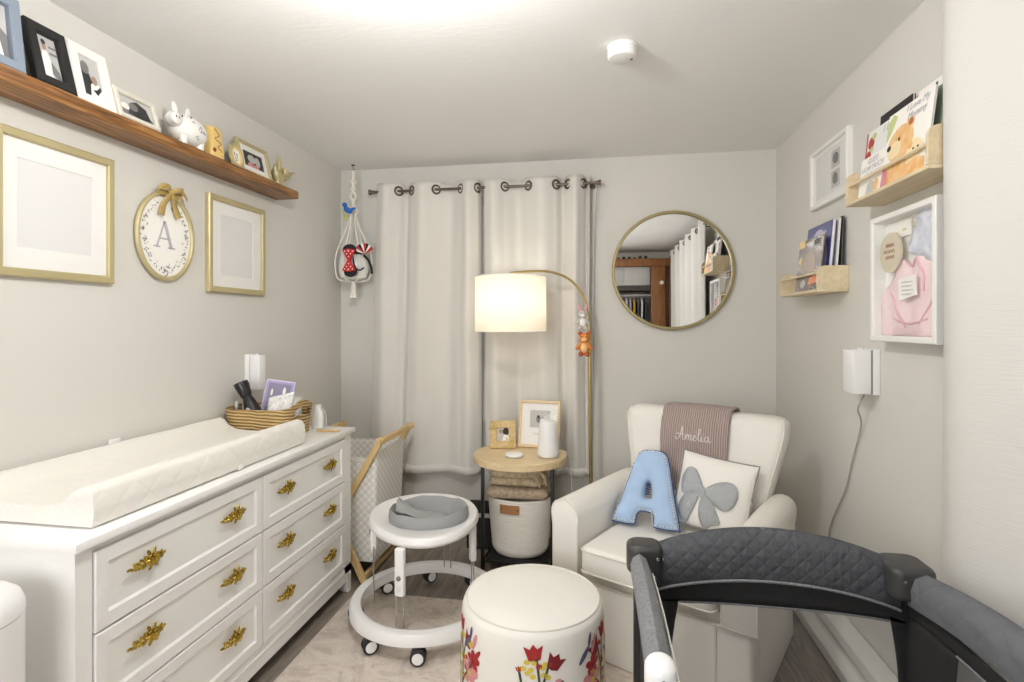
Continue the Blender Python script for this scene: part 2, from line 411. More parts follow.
p = MB().box((-1.26, BY-.009, .78), (-.77, BY-.004, 2.04)).box((-.73, BY-.009, .78), (-.24, BY-.004, 2.04)).build('window_pane', mat('night_glass', '39434C', .05)); p.parent = w

# ------------------------------------------------------------------ electric baseboard heater on the right wall
h = thing('baseboard_heater', 'long off-white electric baseboard heater along the right wall behind the playard', 'heater', (.93, 1.6, 0))
prof = [(RX-.004, .0), (.868, .0), (.868, .05), (.885, .066), (.905, .07), (.94, .105), (.96, .115), (RX-.004, .115)]
MB().prism([(.878, .012), (.878, .052), (.9, .066), (.925, .07), (RX-.004, .07), (RX-.004, .012)], lambda x, z, d: (x, d, z), .6, 2.95).build('casing', TRIM, h, bevel=.003)
MB().prism([(.925, .083), (.935, .113), (.955, .122), (RX-.004, .122), (RX-.004, .083)], lambda x, z, d: (x, d, z), .6, 2.95).build('top_cover', TRIM, h, bevel=.003)
m = MB()
for k in range(60): m.box((.935, .66+k*.038, .071), (.99, .663+k*.038, .082))
m.box((.955, .66, .0715), (.965, 2.9, .074)); m.build('fin_grille', BLKMET, h)

# ------------------------------------------------------------------ dresser
d = thing('dresser', 'white six-drawer dresser with gold flower pulls along the left wall', 'dresser', (-1.49, 1.84, 0))
MB().box((LX+.006, 1.10, .797), (-1.238, 2.583, .82), .003).build('top', WHITE, d)
m = MB()
m.box((LX+.012, 1.115, .1), (-1.29, 1.135, .797)).box((LX+.012, 2.548, .1), (-1.29, 2.568, .797)).box((LX+.012, 1.135, .1), (-1.70, 2.548, .797))
m.box((-1.70, 1.135, .1), (-1.29, 2.548, .115))
m.box((-1.29, 1.115, .10), (-1.258, 1.160, .797)).box((-1.29, 2.503, .10), (-1.258, 2.568, .797)).box((-1.29, 1.16, .777), (-1.262, 2.503, .797)).box((-1.29, 1.16, .1), (-1.27, 2.503, .777))
m.prism([(1.115, .06), (2.568, .06), (2.568, .138), (1.115, .138)], lambda y, z, x: (x, y, z), -1.285, -1.258)
m.box((-1.258, 1.16, .108), (-1.254, 2.503, .116))
m.build('carcass', WHITE, d, smooth=False)
for y, s in ((1.115, 1), (2.568, -1)):
    MB().prism([(y, 0), (y+s*.028, 0), (y+s*.052, .1), (y, .1)], lambda yy, z, x: (x, yy, z), -1.30, -1.256).build('leg', WHITE, d, smooth=False)
    MB().prism([(LX+.014, 0), (LX+.044, 0), (LX+.064, .1), (LX+.014, .1)], lambda x, z, yy: (x, yy, z), y, y+s*.045).build('leg', WHITE, d, smooth=False)
def drawer(y0, y1, z0, z1):
    X, b, r = -1.252, .036, .007; m = MB()
    def rect(i, x): return [(x, y0+i, z0+i), (x, y1-i, z0+i), (x, y1-i, z1-i), (x, y0+i, z1-i)]
    A = m.loop(rect(0, X-.012)); B = m.loop(rect(0, X-.002)); C = m.loop(rect(.002, X)); D = m.loop(rect(b, X)); E2 = m.loop(rect(b+.006, X-r)); 
    for p, q in ((A, B), (B, C), (C, D), (D, E2)): m.bridge(p, q)
    m.f(E2); m.f(A[::-1])
    return m.build('drawer', WHITE, d, smooth=False)
def pull_mesh():
    m = MB(); rx = .016
    # rose: rings of cupped petals round a bud, standing off on a post
    for n, rr, rad, h in ((7, .0150, .0068, .020), (5, .0095, .0060, .0255), (3, .0045, .0045, .0295)):
        for k in range(n):
            a = 2*pi*k/n + rr*40
            m.sph((rx+rr*cos(a), -h, rr*sin(a)), (rad, rad*.62, rad), 10, 7)
    m.lathe([(.006, 0), (.006, -.018), (.016, -.019)], (rx, 0, 0), 12, 'Y')
    m.lathe([(.004, 0), (.004, -.012)], (-.030, 0, 0), 10, 'Y')
    def leaf(x, z, l, a, w=.0055, y=-.016): m.sph((x, y, z), (l, .0035, w), 10, 6, Matrix.Rotation(a, 3, 'Y'))
    for x, z, l, a in ((.040, .007, .012, -.55), (.043, -.004, .012, .25), (.054, .002, .009, -.1), (.022, .021, .011, -1.2), (.004, .020, .012, -2.1), (.008, -.020, .010, 1.9), (.028, -.018, .009, 1.1)): leaf(x, z, l, a)
    for k, x in enumerate((-.006, -.020, -.033, -.045)):
        q = 1-k*.17
        leaf(x, .0085*q, .012*q, .75, .0058*q); leaf(x-.004, -.0085*q, .012*q, -.75, .0058*q); m.sph((x-.002, -.019, 0), .0058*q, 10, 7)
    leaf(-.060, 0, .009, 0, .004)
    return m
pull0 = None
for z0, z1, zh in ((.571, .775, .690), (.359, .565, .479), (.143, .353, .268)):
    for y0, y1, hs in ((1.164, 1.840, (1.312, 1.668)), (1.846, 2.501, (1.984, 2.334))):
        dr = drawer(y0, y1, z0, z1)
        for y in hs:
            if pull0 is None: pull0 = pull_mesh().build('handle', GOLD); pull0.parent = dr; hp = pull0
            else: hp = pull0.copy(); COL.objects.link(hp); hp.parent = dr
            hp.location = Vector((-1.2585, y, zh)) - Vector(d['_world']); hp.rotation_euler = (0, 0, pi/2)

# changing pad on the dresser
pd = thing('changing_pad', 'contoured cream changing pad with a quilted cover lying on the white dresser', 'changing pad', (-1.49, 1.69, .82))
def padprof(k=1.0):
    z = .8215
    P = [(-1.285, z+.006), (-1.279, z+.04), (-1.284, z+.088), (-1.297, z+.104), (-1.318, z+.107), (-1.342, z+.095), (-1.368, z+.070), (-1.398, z+.056), (-1.45, z+.051), (-1.50, z+.050),
         (-1.56, z+.051), (-1.62, z+.058), (-1.655, z+.075), (-1.675, z+.097), (-1.695, z+.105), (-1.712, z+.098), (-1.72, z+.06), (-1.716, z+.006)]
    return P
m = MB(); rings = []
ys = [(1.186, .90), (1.189, .96), (1.196, .99), (1.21, 1)]+[(1.21+k*.06, 1) for k in range(1, 16)]+[(2.16, 1), (2.174, .99), (2.181, .96), (2.184, .9)]
for y, k in ys:
    ring = []
    for x, z in padprof():
        xx = -1.4975+(x+1.4975)*(.985+.015*k); zz = .8215+(z-.8215)*(.80+.2*k)
        n = noise.noise(Vector((xx*9, y*9, zz*9)))*.004
        ring.append((xx+(n if x > -1.3 else 0), y, max(.8215, zz+n*.6)))
    rings.append(ring)
m.loft(rings)
bmesh.ops.recalc_face_normals(m.bm, faces=m.bm.faces[:])
for f in m.bm.faces:
    c = f.calc_center_median(); f.material_index = 1 if c.x > -1.335 and f.normal.x > .5 else 0
m.build('pad', [PADF, QPAD], pd, ang=70)
MB().box((-1.279, 1.735, .826), (-1.275, 1.76, .842)).build('care_tag', PAPER, pd)
MB().box((-1.731, 1.655, .905), (-1.722, 1.70, .935), .003).build('strap_buckle', PLASTIC, pd)

# ------------------------------------------------------------------ seagrass basket and what it holds
bk = thing('woven_basket', 'brown woven seagrass basket with raised handle ends on the dresser', 'basket', (-1.545, 2.36, .822))
def brim(a): return .128+.036*max(0, cos(a)**6)*(1 if cos(a) > 0 else .3)
m = MB(); rows = 9; na = 56
def bpt(a, t, inner=0):
    hw, hd = .152+.016*t-inner, .118+.012*t-inner
    ca, sa = cos(a), sin(a); p = 5.0
    q = (abs(ca)**p+abs(sa)**p)**(-1/p)
    x, y = hw*q*ca, hd*q*sa
    return Vector((-1.552+x, 2.365+y, .823+t*brim(a)))
rowsn = 40
def wv(i, j):
    a = 2*pi*i; t = j
    b = .0022*abs(sin(t*rows*pi))*(.6+.4*abs(sin(a*22+pi*int(t*rows))))
    return bpt(a, t, -b)
hole = lambda a, t: abs(((a+pi) % (2*pi))-pi) < .42 and .60 < t < .82
def wall(inner):
    V = [[m.v(wv(i/na, j/rowsn) if not inner else bpt(2*pi*i/na, j/rowsn, .007)) for i in range(na)] for j in range(rowsn+1)]
    for j in range(rowsn):
        for i in range(na):
            if hole(2*pi*(i+.5)/na, (j+.5)/rowsn): continue
            m.f([V[j][i], V[j][(i+1) % na], V[j+1][(i+1) % na], V[j+1][i]])
    return V
Vo, Vi = wall(0), wall(1)
m.bridge(Vo[-1], Vi[-1]); m.f(Vi[2]); m.f(Vo[0])
m.tube([bpt(2*pi*i/na, 1.0, .003) for i in range(na)], .006, 6, True)
m.build('basket_body', WICK, bk)
bz = .835
sb = thing('squeeze_bottle', 'black squeeze bottle leaning out of the seagrass basket', 'bottle', (-1.52, 2.315, bz), 0, 0, local=True)
sb.matrix_basis = Matrix.Translation((-1.566, 2.315, bz+.030)) @ Matrix.Rotation(R(-27), 4, 'Y') @ Matrix.Scale(1.12, 4)
MB().lathe([(.018, 0), (.028, .004), (.031, .03), (.030, .085), (.023, .125), (.019, .14)], n=20).build('bottle_body', BLACK, sb)
MB().lathe([(.019, .14), (.023, .15), (.029, .19), (.029, .205), (.020, .207)], n=20).build('cap', mat('black_gloss_cap', '222224', .25), sb)
MB().patch([(.012*cos(a), .02*sin(a)) for a in [k*pi/8 for k in range(16)]], lambda x, y: (x, -sqrt(max(0, .0316**2-x*x))-.0004, .075+y), 1).build('logo', LITP, sb)
cd = thing('photo_card_box', 'lavender bordered picture box standing tilted in the seagrass basket', 'card box', (-1.445, 2.36, bz), R(14), R(-14), local=True)
cd.matrix_basis = Matrix.Translation((-1.560, 2.400, bz+.050)) @ Matrix.Rotation(R(22), 4, 'Z') @ Matrix.Scale(1.16, 4) @ Matrix.Rotation(R(-14), 4, 'X') @ Matrix.Rotation(R(9), 4, 'Y')
MB().box((-.058, 0, 0), (.058, .03, .165), .002).build('box', LAVL, cd)
MB().box((-.053, -.001, .006), (.053, -.0002, .159)).build('border', LAV, cd)
m = MB(); m.mi = 0; m.box((-.044, -.0016, .014), (.044, -.0011, .15))
m.mi = 1; m.patch([(-.044, .014), (.044, .014), (.044, .1), (.0, .075), (-.02, .06), (-.044, .05)], lambda x, z: (x, -.002, z), 0)
m.mi = 2
for x, z, r in ((-.028, .112, .005), (.020, .120, .006)): m.patch([(x+r*cos(k*pi/6), z+r*3*sin(k*pi/6)) for k in range(12)], lambda a, b: (a, -.0024, b), 0)
m.build('picture', [mat('violet_grey_print', '8A84A0', .6), MIDP, PAPER], cd)
po = thing('floral_pouch', 'white floral zip pouch sticking out of the right end of the seagrass basket', 'pouch', (-1.43, 2.30, bz))
m = MB()
def pouch(u, v):
    a = 2*pi*u; s = sin(pi*min(1, max(0.0, v)))**.35 if v < .5 else (1-((v-.5)*2)**3)*.9+.1
    x, y = .056*cos(a)*(1+.15*v), .028*sin(a)*s
    return Vector((-1.474+x+.018*v, 2.296+y+.012*v, bz+.012+.172*v+.016*v*cos(a)))
m.grid(pouch, 28, 14, True)
m.build('pouch_body', mat('floral_cotton', 'F1EFEA', .85, var=('C9C9CC', 70)), po)
for i, (x, y, hh) in enumerate(((-1.680, 2.300, .150), (-1.668, 2.335, .165))):
    c = thing('clear_bottle', ('short clear bottle at the left end of the seagrass basket', 'taller clear bottle beside the black squeeze bottle in the basket')[i], 'bottle', (x, y, bz), group='clear bottles in the seagrass basket')
    MB().lathe([(.0005, bz), (.014, bz), (.014, bz+hh*.6), (.010, bz+hh*.72), (.006, bz+hh*.78), (.006, bz+hh*.82)], (x, y, 0), 16).build('bottle_body', CLEARB, c)
    MB().lathe([(.0075, bz+hh*.82), (.0075, bz+hh), (.004, bz+hh)], (x, y, 0), 12).build('cap', LITP, c)
t = thing('lotion_tube', 'white tube standing behind the floral pouch in the basket', 'tube', (-1.535, 2.42, bz))
MB().loft([[(-1.462+x, 2.448+y, z) for x, y in rrect(w_, d_, .01, 4)] for z, w_, d_ in ((bz, .018, .018), (bz+.02, .019, .019), (bz+.14, .021, .006), (bz+.15, .021, .003))]).build('tube_body', WHITE, t)
MB().box((-1.485, 2.444, bz+.146), (-1.439, 2.452, bz+.156)).build('crimp', GREYPAPER, t)
jg = thing('white_bottle', 'white bottle with a clear handle standing behind the right end of the basket', 'bottle', (-1.395, 2.53, .822))
MB().loft([[(-1.415+x, 2.53+y, z) for x, y in rrect(w_, .02, .015, 4)] for z, w_ in ((.822, .028), (.85, .03), (.895, .027), (.92, .016), (.935, .012))]).build('bottle_body', WHITE, jg)
MB().tube(cr([(-1.398, 2.53, .915), (-1.380, 2.53, .91), (-1.372, 2.53, .88), (-1.37, 2.53, .84), (-1.383, 2.53, .828)]), .003, 8).build('bottle_handle', LITP, jg)
for o in COL.objects:
    if o.parent is None and o.name.split('.')[0] in ('woven_basket', 'squeeze_bottle', 'photo_card_box', 'floral_pouch', 'clear_bottle', 'lotion_tube'): o.location.y -= .028
st = MB().tube([(-1.365, 2.425, .8285), (-1.34, 2.43, .8285), (-1.275, 2.446, .8285), (-1.258, 2.45, .8285)], [.005, .0062, .0065, .005], 10).build('wooden_stick', OAKV, loc=(-1.31, 2.44, .822))
tag(st, 'thin wooden stick handle lying on the dresser beside the basket', 'wooden stick')

# ------------------------------------------------------------------ framed pictures (local: front faces -Y, x across, z up, origin bottom centre)
def ell(cx, cz, rx, rz, n=16, a0=0, a1=2*pi): return [(cx+rx*cos(a0+(a1-a0)*k/n), cz+rz*sin(a0+(a1-a0)*k/n)) for k in range(n if abs(a1-a0-2*pi) < .01 else n+1)]
def picture(parent, x0, x1, z0, z1, y, mats, shapes, name='picture'):
    m = MB(); m.box((x0, y-.0006, z0), (x1, y+.0006, z1))
    for k, (mi, pts) in enumerate(shapes):
        m.mi = mi; yy = y-.0009-.00025*k
        m.patch([(x0+(x1-x0)*max(0, min(1, px)), z0+(z1-z0)*max(0, min(1, pz))) for px, pz in pts], lambda a, b: (a, yy, b), 0)
    return m.build(name, mats, parent, smooth=False)
def frame_part(parent, w, h, fw, dep, m_, lip=.004, face=.0, name='frame'):
    """mitred moulding: profile swept round the rectangle"""
    m = MB(); prof = [(0, 0), (0, -dep+lip), (lip, -dep), (fw-lip, -dep+face), (fw, -dep+face+lip), (fw, 0)]
    rings = []
    for ins, y in prof: rings.append([(-w/2+ins, y, ins), (w/2-ins, y, ins), (w/2-ins, y, h-ins), (-w/2+ins, y, h-ins)])
    L = [m.loop(r) for r in rings]
    for a, b in zip(L, L[1:]): m.bridge(a, b)
    m.bridge(L[-1], L[0])
    return m.build(name, m_, parent, smooth=False)
def framed(name, label, cat, M, w, h, fw, dep, fm, matw=0, shapes=(), pm=(LITP,), group=None, inner=None, easel=False, glass=True, matm=None):
    t = thing(name, label, cat, (0, 0, 0), local=True, group=group); t.matrix_basis = M
    frame_part(t, w, h, fw, dep, fm)
    MB().box((-w/2+.002, -.003, .002), (w/2-.002, -.0005, h-.002)).build('backing', DARKP if not easel else LITP, t, smooth=False)
    yb = -dep*.45
    x0, x1, z0, z1 = -w/2+fw, w/2-fw, fw, h-fw
    if matw:
        m = MB(); b = inner or (x0+matw, x1-matw, z0+matw, z1-matw)
        out = [(x0, yb, z0), (x1, yb, z0), (x1, yb, z1), (x0, yb, z1)]
        inn = [(b[0], yb, b[2]), (b[1], yb, b[2]), (b[1], yb, b[3]), (b[0], yb, b[3])]
        inn2 = [(x, y+.0025, z) for x, y, z in inn]
        A, B, C = m.loop(out), m.loop(inn), m.loop(inn2); m.bridge(A, B); m.bridge(B, C)
        m.build('mat_board', matm or MATB, t, smooth=False)
        picture(t, b[0]-.003, b[1]+.003, b[2]-.003, b[3]+.003, yb+.0035, list(pm), shapes)
    else: picture(t, x0-.001, x1+.001, z0-.001, z1+.001, yb+.0035, list(pm), shapes)
    if glass: MB().box((x0-.001, yb-.0045, z0-.001), (x1+.001, yb-.0030, z1+.001)).build('glass', GLASS, t, smooth=False)
    if easel: MB().prism([(-.02, .01), (.02, .01), (.012, h*.7), (-.012, h*.7)], lambda x, z, y: (x, y+(h*.7-z)*.30, z), .0005, .0035).build('easel_back', DARKP, t, smooth=False)
    return t
def onleft(y, z, x=LX+.001, tilt=0, extra=0): return Matrix.Translation((x, y, z)) @ Matrix.Rotation(pi/2+extra, 4, 'Z') @ Matrix.Rotation(tilt, 4, 'X')
def onright(y, z, x=RX-.001, tilt=0, extra=0): return Matrix.Translation((x, y, z)) @ Matrix.Rotation(-pi/2+extra, 4, 'Z') @ Matrix.Rotation(tilt, 4, 'X')

# two large gold frames on the left wall
framed('framed_picture', 'large square gold picture frame with a blank white mat, nearest on the left wall', 'picture frame', onleft(1.473, 1.489), .39, .440, .026, .022, FRGOLD, .05, (), (GREYPAPER,), 'gold frames on the left wall', inner=(-.125, .117, .09, .358))
framed('framed_picture', 'gold picture frame with a blank white mat to the right of the oval hoop', 'picture frame', onleft(2.338, 1.490), .405, .440, .026, .022, FRGOLD, .06, (), (GREYPAPER,), 'gold frames on the left wall', inner=(-.115, .115, .08, .36))

# oval hoop with bow and letter
hp = thing('hanging_hoop', 'oval gold hoop with a gold ribbon bow and letter A hanging between the gold frames', 'wall hanging', (LX, 1.90, 1.70))
cy, cz, ry, rz = 1.905, 1.697, .138, .170
MB().tube([(LX+.014, cy+ry*cos(2*pi*k/64), cz+rz*sin(2*pi*k/64)) for k in range(64)], .0095, 10, True).build('hoop', FRGOLD, hp)
MB().prism(ell(cy, cz, ry-.004, rz-.004, 48), lambda y, z, x: (x, y, z), LX+.003, LX+.012).build('fabric_panel', PAPER, hp)
m = MB(); rnd = random.Random(11); m.mi = 0
for k in range(150):
    a = rnd.uniform(0, 2*pi); q = rnd.gauss(.79, .05)
    if abs(a-pi/2) < .25: continue
    y, z = cy+ry*q*cos(a), cz+rz*q*sin(a)
    m.mi = rnd.choice((0, 0, 1)); b = rnd.uniform(0, pi)
    m.sph((LX+.0126, y, z), (.0008, rnd.uniform(.004, .0075), .0024), 6, 4, Matrix.Rotation(b, 3, 'X'))
m.build('leaf_wreath', [MIDP, LITP], hp)
m = MB()
def lx(y, z, x): return (x, y, z)
x0, x1 = LX+.0125, LX+.0135
def bar(a, b, wd):
    a, b = Vector(a), Vector(b); n = (b-a).normalized(); q = Vector((-n.y, n.x))*wd/2
    m.prism([(a-q)[:], (b-q)[:], (b+q)[:], (a+q)[:]], lx, x0, x1)
ay, az = 1.896, 1.652
bar((ay-.036, az), (ay+.001, az+.102), .0075); bar((ay+.036, az), (ay+.001, az+.104), .015); bar((ay-.022, az+.034), (ay+.024, az+.034), .0065)
bar((ay-.052, az), (ay-.020, az), .006); bar((ay+.018, az), (ay+.056, az), .006)
m.build('letter_a', GREYTXT, hp, smooth=False)
bow = MB(); by, bzz, bx = 1.908, 1.872, LX+.030
bow.sph((bx, by, bzz), (.008, .010, .011), 12, 8)
def ribbon(mb, pts, w0, w1, axis):
    P = cr(pts, 8); n = len(P); ax = Vector(axis)
    mb.grid(lambda u, v: P[int(round(v*(n-1)))] + ax*((u-.5)*(w0+(w1-w0)*v)), 3, n-1)
for s in (-1, 1):
    ribbon(bow, [(bx, by, bzz), (bx+.016, by+s*.024, bzz+.012), (bx+.012, by+s*.052, bzz+.014), (bx-.002, by+s*.060, bzz-.002), (bx-.006, by+s*.032, bzz-.008), (bx, by, bzz)], .024, .024, (.30, 0, .95))
    ribbon(bow, [(bx, by, bzz), (bx+.004, by+s*.016, bzz-.022), (bx-.004, by+s*.030, bzz-.055), (bx+.000, by+s*.044, bzz-.095)], .018, .026, (.1, 1, s*.3))
ribbon(bow, [(bx, by, bzz), (bx, by+.03, bzz+.012), (bx+.004, by+.065, bzz+.010), (bx+.004, by+.085, bzz-.014)], .012, .014, (.3, 0, 1))
bow.build('ribbon_bow', mat('gold_ribbon', 'B39A5C', .45, .2), hp, solid=.0016, label='gold ribbon bow')

# long shelf and things on it
SZ = 2.052
sh = MB().box((LX+.001, .55, 2.012), (-1.600, 2.662, SZ), .004).build('floating_shelf', SHELFW, loc=(LX, 1.6, 2.012))
tag(sh, 'long rustic brown floating shelf holding frames high on the left wall', 'shelf')
P3 = (LITP, DARKP, MIDP, SKINP, PAPER)
couple = [(2, [(0, .0), (1, 0), (1, .45), (.8, .62), (.5, .55), (.2, .6), (0, .4)]), (1, [(.1, 0), (.62, 0), (.6, .3), (.45, .5), (.3, .52), (.15, .36)]), (3, ell(.38, .66, .12, .14)), (1, ell(.36, .76, .13, .09)), (3, ell(.62, .56, .11, .12)), (1, ell(.66, .63, .12, .09)), (4, [(.55, 0), (.9, 0), (.84, .3), (.7, .42), (.58, .34)])]
baby = [(1, [(0, 0), (.45, 0), (.6, .3), (.45, .62), (.2, .8), (0, .7)]), (2, ell(.3, .72, .2, .16)), (4, [(.35, 0), (1, 0), (1, .3), (.7, .44), (.45, .34)]), (3, ell(.66, .46, .13, .12)), (1, [(.5, .2), (.7, .1), (.95, .28), (.9, .36), (.7, .24)])]
standing = [(4, [(.15, 0), (.6, 0), (.62, .45), (.5, .66), (.3, .66), (.12, .4)]), (3, ell(.4, .78, .1, .11)), (1, ell(.4, .86, .11, .06)), (2, [(.55, .15), (.95, 0), (1, 0), (.9, .25), (.6, .45)]), (2, [(.6, .6), (1, .6), (1, .66), (.6, .66)]), (2, [(.6, .75), (1, .75), (1, .8), (.6, .8)])]
close = [(2, [(0, 0), (1, 0), (1, .25), (.7, .5), (.3, .35), (0, .4)]), (1, [(.25, .2), (.6, .1), (.95, .2), (.85, .75), (.6, .95), (.4, .8)]), (2, ell(.45, .6, .14, .2)), (4, ell(.2, .5, .12, .16))]
def leanleft(y, w_front=-1.640, tilt=-9): return onleft(y, SZ+.0015, w_front, R(tilt))
framed('framed_photo', 'wide blue-grey photo frame at the near end of the brown shelf', 'photo frame', leanleft(1.192, -1.645, -7), .20, .215, .03, .03, BLUEGREY, 0, couple, P3, 'frames on the brown shelf', easel=True)
framed('framed_photo', 'thick black photo frame with a black-and-white couple photo on the brown shelf', 'photo frame', leanleft(1.384, -1.638, -15), .122, .200, .030, .024, BLACK, 0, standing, P3, 'frames on the brown shelf', easel=True)
framed('framed_photo', 'white photo frame with a black-and-white photo, between black and cream frames', 'photo frame', leanleft(1.522, -1.636, -14), .140, .206, .034, .014, WHFR, 0, baby, P3, 'frames on the brown shelf', easel=True)
framed('framed_photo', 'small cream landscape photo frame beside the white piggy bank', 'photo frame', leanleft(1.680, -1.632, -17), .175, .112, .018, .02, CREAMFR, 0, close, P3, 'frames on the brown shelf', easel=True)
f_ = framed('framed_photo', 'gold-edged frame with a dark print, behind the small oval frame', 'photo frame', leanleft(2.378, -1.655, -13), .235, .165, .018, .018, FRGOLD, .026, [(1, [(0, 0), (1, 0), (1, 1), (0, 1)]), (2, ell(.42, .55, .2, .26)), (2, ell(.7, .5, .13, .3)), (3, ell(.3, .16, .14, .14)), (3, ell(.58, .14, .15, .12))], (PAPER, DARKP, LITP, ROSEP), 'frames on the brown shelf', easel=True)
ov = thing('oval_framed_photo', 'small oval gold frame leaning on the brown shelf beside the yellow figurine', 'photo frame', (-1.625, 2.205, SZ+.001), local=True)
ov.matrix_basis = onleft(2.205, SZ+.002, -1.628, R(-10))
MB().tube([(.040*cos(2*pi*k/40), -.005, .052+.050*sin(2*pi*k/40)) for k in range(40)], .0085, 8, True).build('frame', FRGOLD, ov)
MB().tube([(.030*cos(2*pi*k/40), -.009, .052+.040*sin(2*pi*k/40)) for k in range(40)], .0035, 8, True).build('inner_rim', YELC, ov)
picture(ov, -.036, .036, .008, .096, -.002, [PAPER, MIDP, DARKP], [(1, ell(.40, .60, .05, .10)), (1, ell(.62, .58, .05, .09)), (2, ell(.46, .42, .04, .05)), (2, ell(.58, .40, .04, .04)), (1, ell(.5, .28, .12, .03))])
MB().prism([(-.012, .008), (.012, .008), (.008, .07), (-.008, .07)], lambda x, z, y: (x, y+(.075-z)*.35, z), .002, .004).build('easel_back', DARKP, ov)

# piggy bank
pg = thing('piggy_bank', 'white ceramic piggy bank on the brown shelf', 'piggy bank', (-1.655, 1.93, SZ))
c = Vector((-1.650, 1.930, SZ+.070)); m = MB()
m.sph(c, (.060, .092, .062), 28, 18)
m.build('body', CERAM, pg)
MB().sph((-1.632, 1.842, SZ+.086), (.030, .032, .030), 16, 10).lathe([(.022, 0), (.024, .006), (.023, .016), (.018, .020)], (-1.622, 1.828, SZ+.084), 18, 'X').build('snout', CERAM, pg)
m = MB()
for yy in (1.822, 1.836): m.sph((-1.6015, yy, SZ+.088), (.002, .0025, .004), 8, 6)
m.build('nostrils', DARKP, pg)
m = MB()
for yy, zz, ex_ in ((1.872, .108, -1.620), (1.905, .112, -1.609)): m.sph((ex_, yy, SZ+zz), (.003, .004, .004), 8, 6)
m.build('eyes', DARKP, pg)
for yy, ax_ in ((1.858, .35), (1.925, -.1)): MB().sph((-1.640, yy, SZ+.134), (.008, .015, .026), 12, 10, Matrix.Rotation(ax_, 3, 'X')).build('ear', CERAM, pg)
for x, yy in ((-1.628, 1.885), (-1.675, 1.885), (-1.628, 1.975), (-1.675, 1.975)): MB().lathe([(.014, .0008), (.016, .012), (.017, .035)], (x, yy, SZ), 14).build('leg', CERAM, pg)
MB().tube(cr([(-1.655, 2.02, SZ+.085), (-1.65, 2.030, SZ+.095), (-1.645, 2.026, SZ+.105), (-1.655, 2.02, SZ+.10)]), .004, 8).build('tail', CERAM, pg)
def onpig(y, z): return Vector((c.x+.0605*sqrt(max(.02, 1-((y-c.y)/.092)**2-((z-c.z)/.062)**2))+.0003, y, z))
m = MB()
for pts in ([(1.90, 2.142), (1.904, 2.150), (1.908, 2.140)], [(1.925, 2.12), (1.935, 2.138), (1.94, 2.12), (1.932, 2.116), (1.945, 2.115), (1.955, 2.126), (1.958, 2.114), (1.97, 2.12)], [(1.915, 2.088), (1.925, 2.098), (1.930, 2.084), (1.938, 2.090)]):
    m.tube([onpig(p.x, p.y) for p in cr([(a, b, 0) for a, b in pts], 5)], .0009, 6)
m.build('script_lettering', MIDP, pg)
# yellow figurine, plain and generic
yf = thing('ceramic_figurine', 'small honey-yellow ceramic figurine with brown glaze lines between pig and oval frame', 'figurine', (-1.65, 2.075, SZ))
MB().loft([[(-1.648+x, 2.078+dy+y, SZ+z) for x, y in rrect(a, b, .014, 4)] for z, a, b, dy in ((.0008, .024, .040, .004), (.006, .026, .042, .004), (.05, .025, .039, .003), (.085, .022, .034, 0), (.118, .022, .034, -.004), (.130, .021, .033, -.005), (.136, .016, .028, -.005))]).build('body', YELC, yf)
m = MB()
m.tube(cr([(-1.6255, 2.058, SZ+.125), (-1.6255, 2.085, SZ+.102), (-1.6255, 2.06, SZ+.085), (-1.624, 2.096, SZ+.070), (-1.6225, 2.075, SZ+.052), (-1.622, 2.10, SZ+.036)]), .0016, 6)
m.build('glaze_lines', BRNC, yf)
MB().sph((-1.624, 2.056, SZ+.035), (.006, .010, .010), 10, 8).build('brown_patch', BRNC, yf)
# gold hand
gh = thing('hand_figurine', 'gold hand figurine with one finger and thumb raised at the far end of the shelf', 'figurine', (-1.655, 2.585, SZ))
HM = Matrix.Translation((-1.655, 2.562, SZ)) @ Matrix.Scale(1.28, 4) @ Matrix.Translation((1.655, -2.562, -SZ))
m = MB(HM); hx, hy = -1.655, 2.562
def gp(y, z): return Vector((hx+.006, hy+y, SZ+z))
m.loft([[(hx+x, hy+y, SZ+z) for x, y in rrect(a, b, min(a, b)*.9, 5)] for z, a, b in ((.001, .022, .030), (.006, .023, .031), (.012, .015, .020), (.024, .014, .019), (.036, .017, .028), (.055, .018, .034), (.068, .014, .032), (.074, .008, .028))])
m.build('palm', FRGOLD, gh)
for nm, pts, r in (('index_finger', [(-.004, .062), (-.006, .085), (-.005, .108), (-.004, .125)], (.0085, .0085, .0075, .004)), ('thumb', [(.024, .040), (.052, .056), (.078, .075), (.102, .086)], (.010, .010, .008, .004)), ('little_finger', [(-.028, .058), (-.033, .070), (-.030, .080), (-.026, .086)], (.008, .0075, .007, .004))):
    MB(HM).tube([gp(*p) for p in pts], list(r), 10).sph(gp(*pts[-1]), r[-1]*1.05, 8, 6).build(nm, FRGOLD, gh)
for k, y in enumerate((.008, .020)):
    MB(HM).tube([(hx+.004, hy+y, SZ+.064), (hx+.012, hy+y, SZ+.078), (hx+.024, hy+y, SZ+.074), (hx+.026, hy+y, SZ+.058), (hx+.019, hy+y, SZ+.05)], [.0075, .0075, .007, .0065, .005], 10).build('folded_finger', FRGOLD, gh)

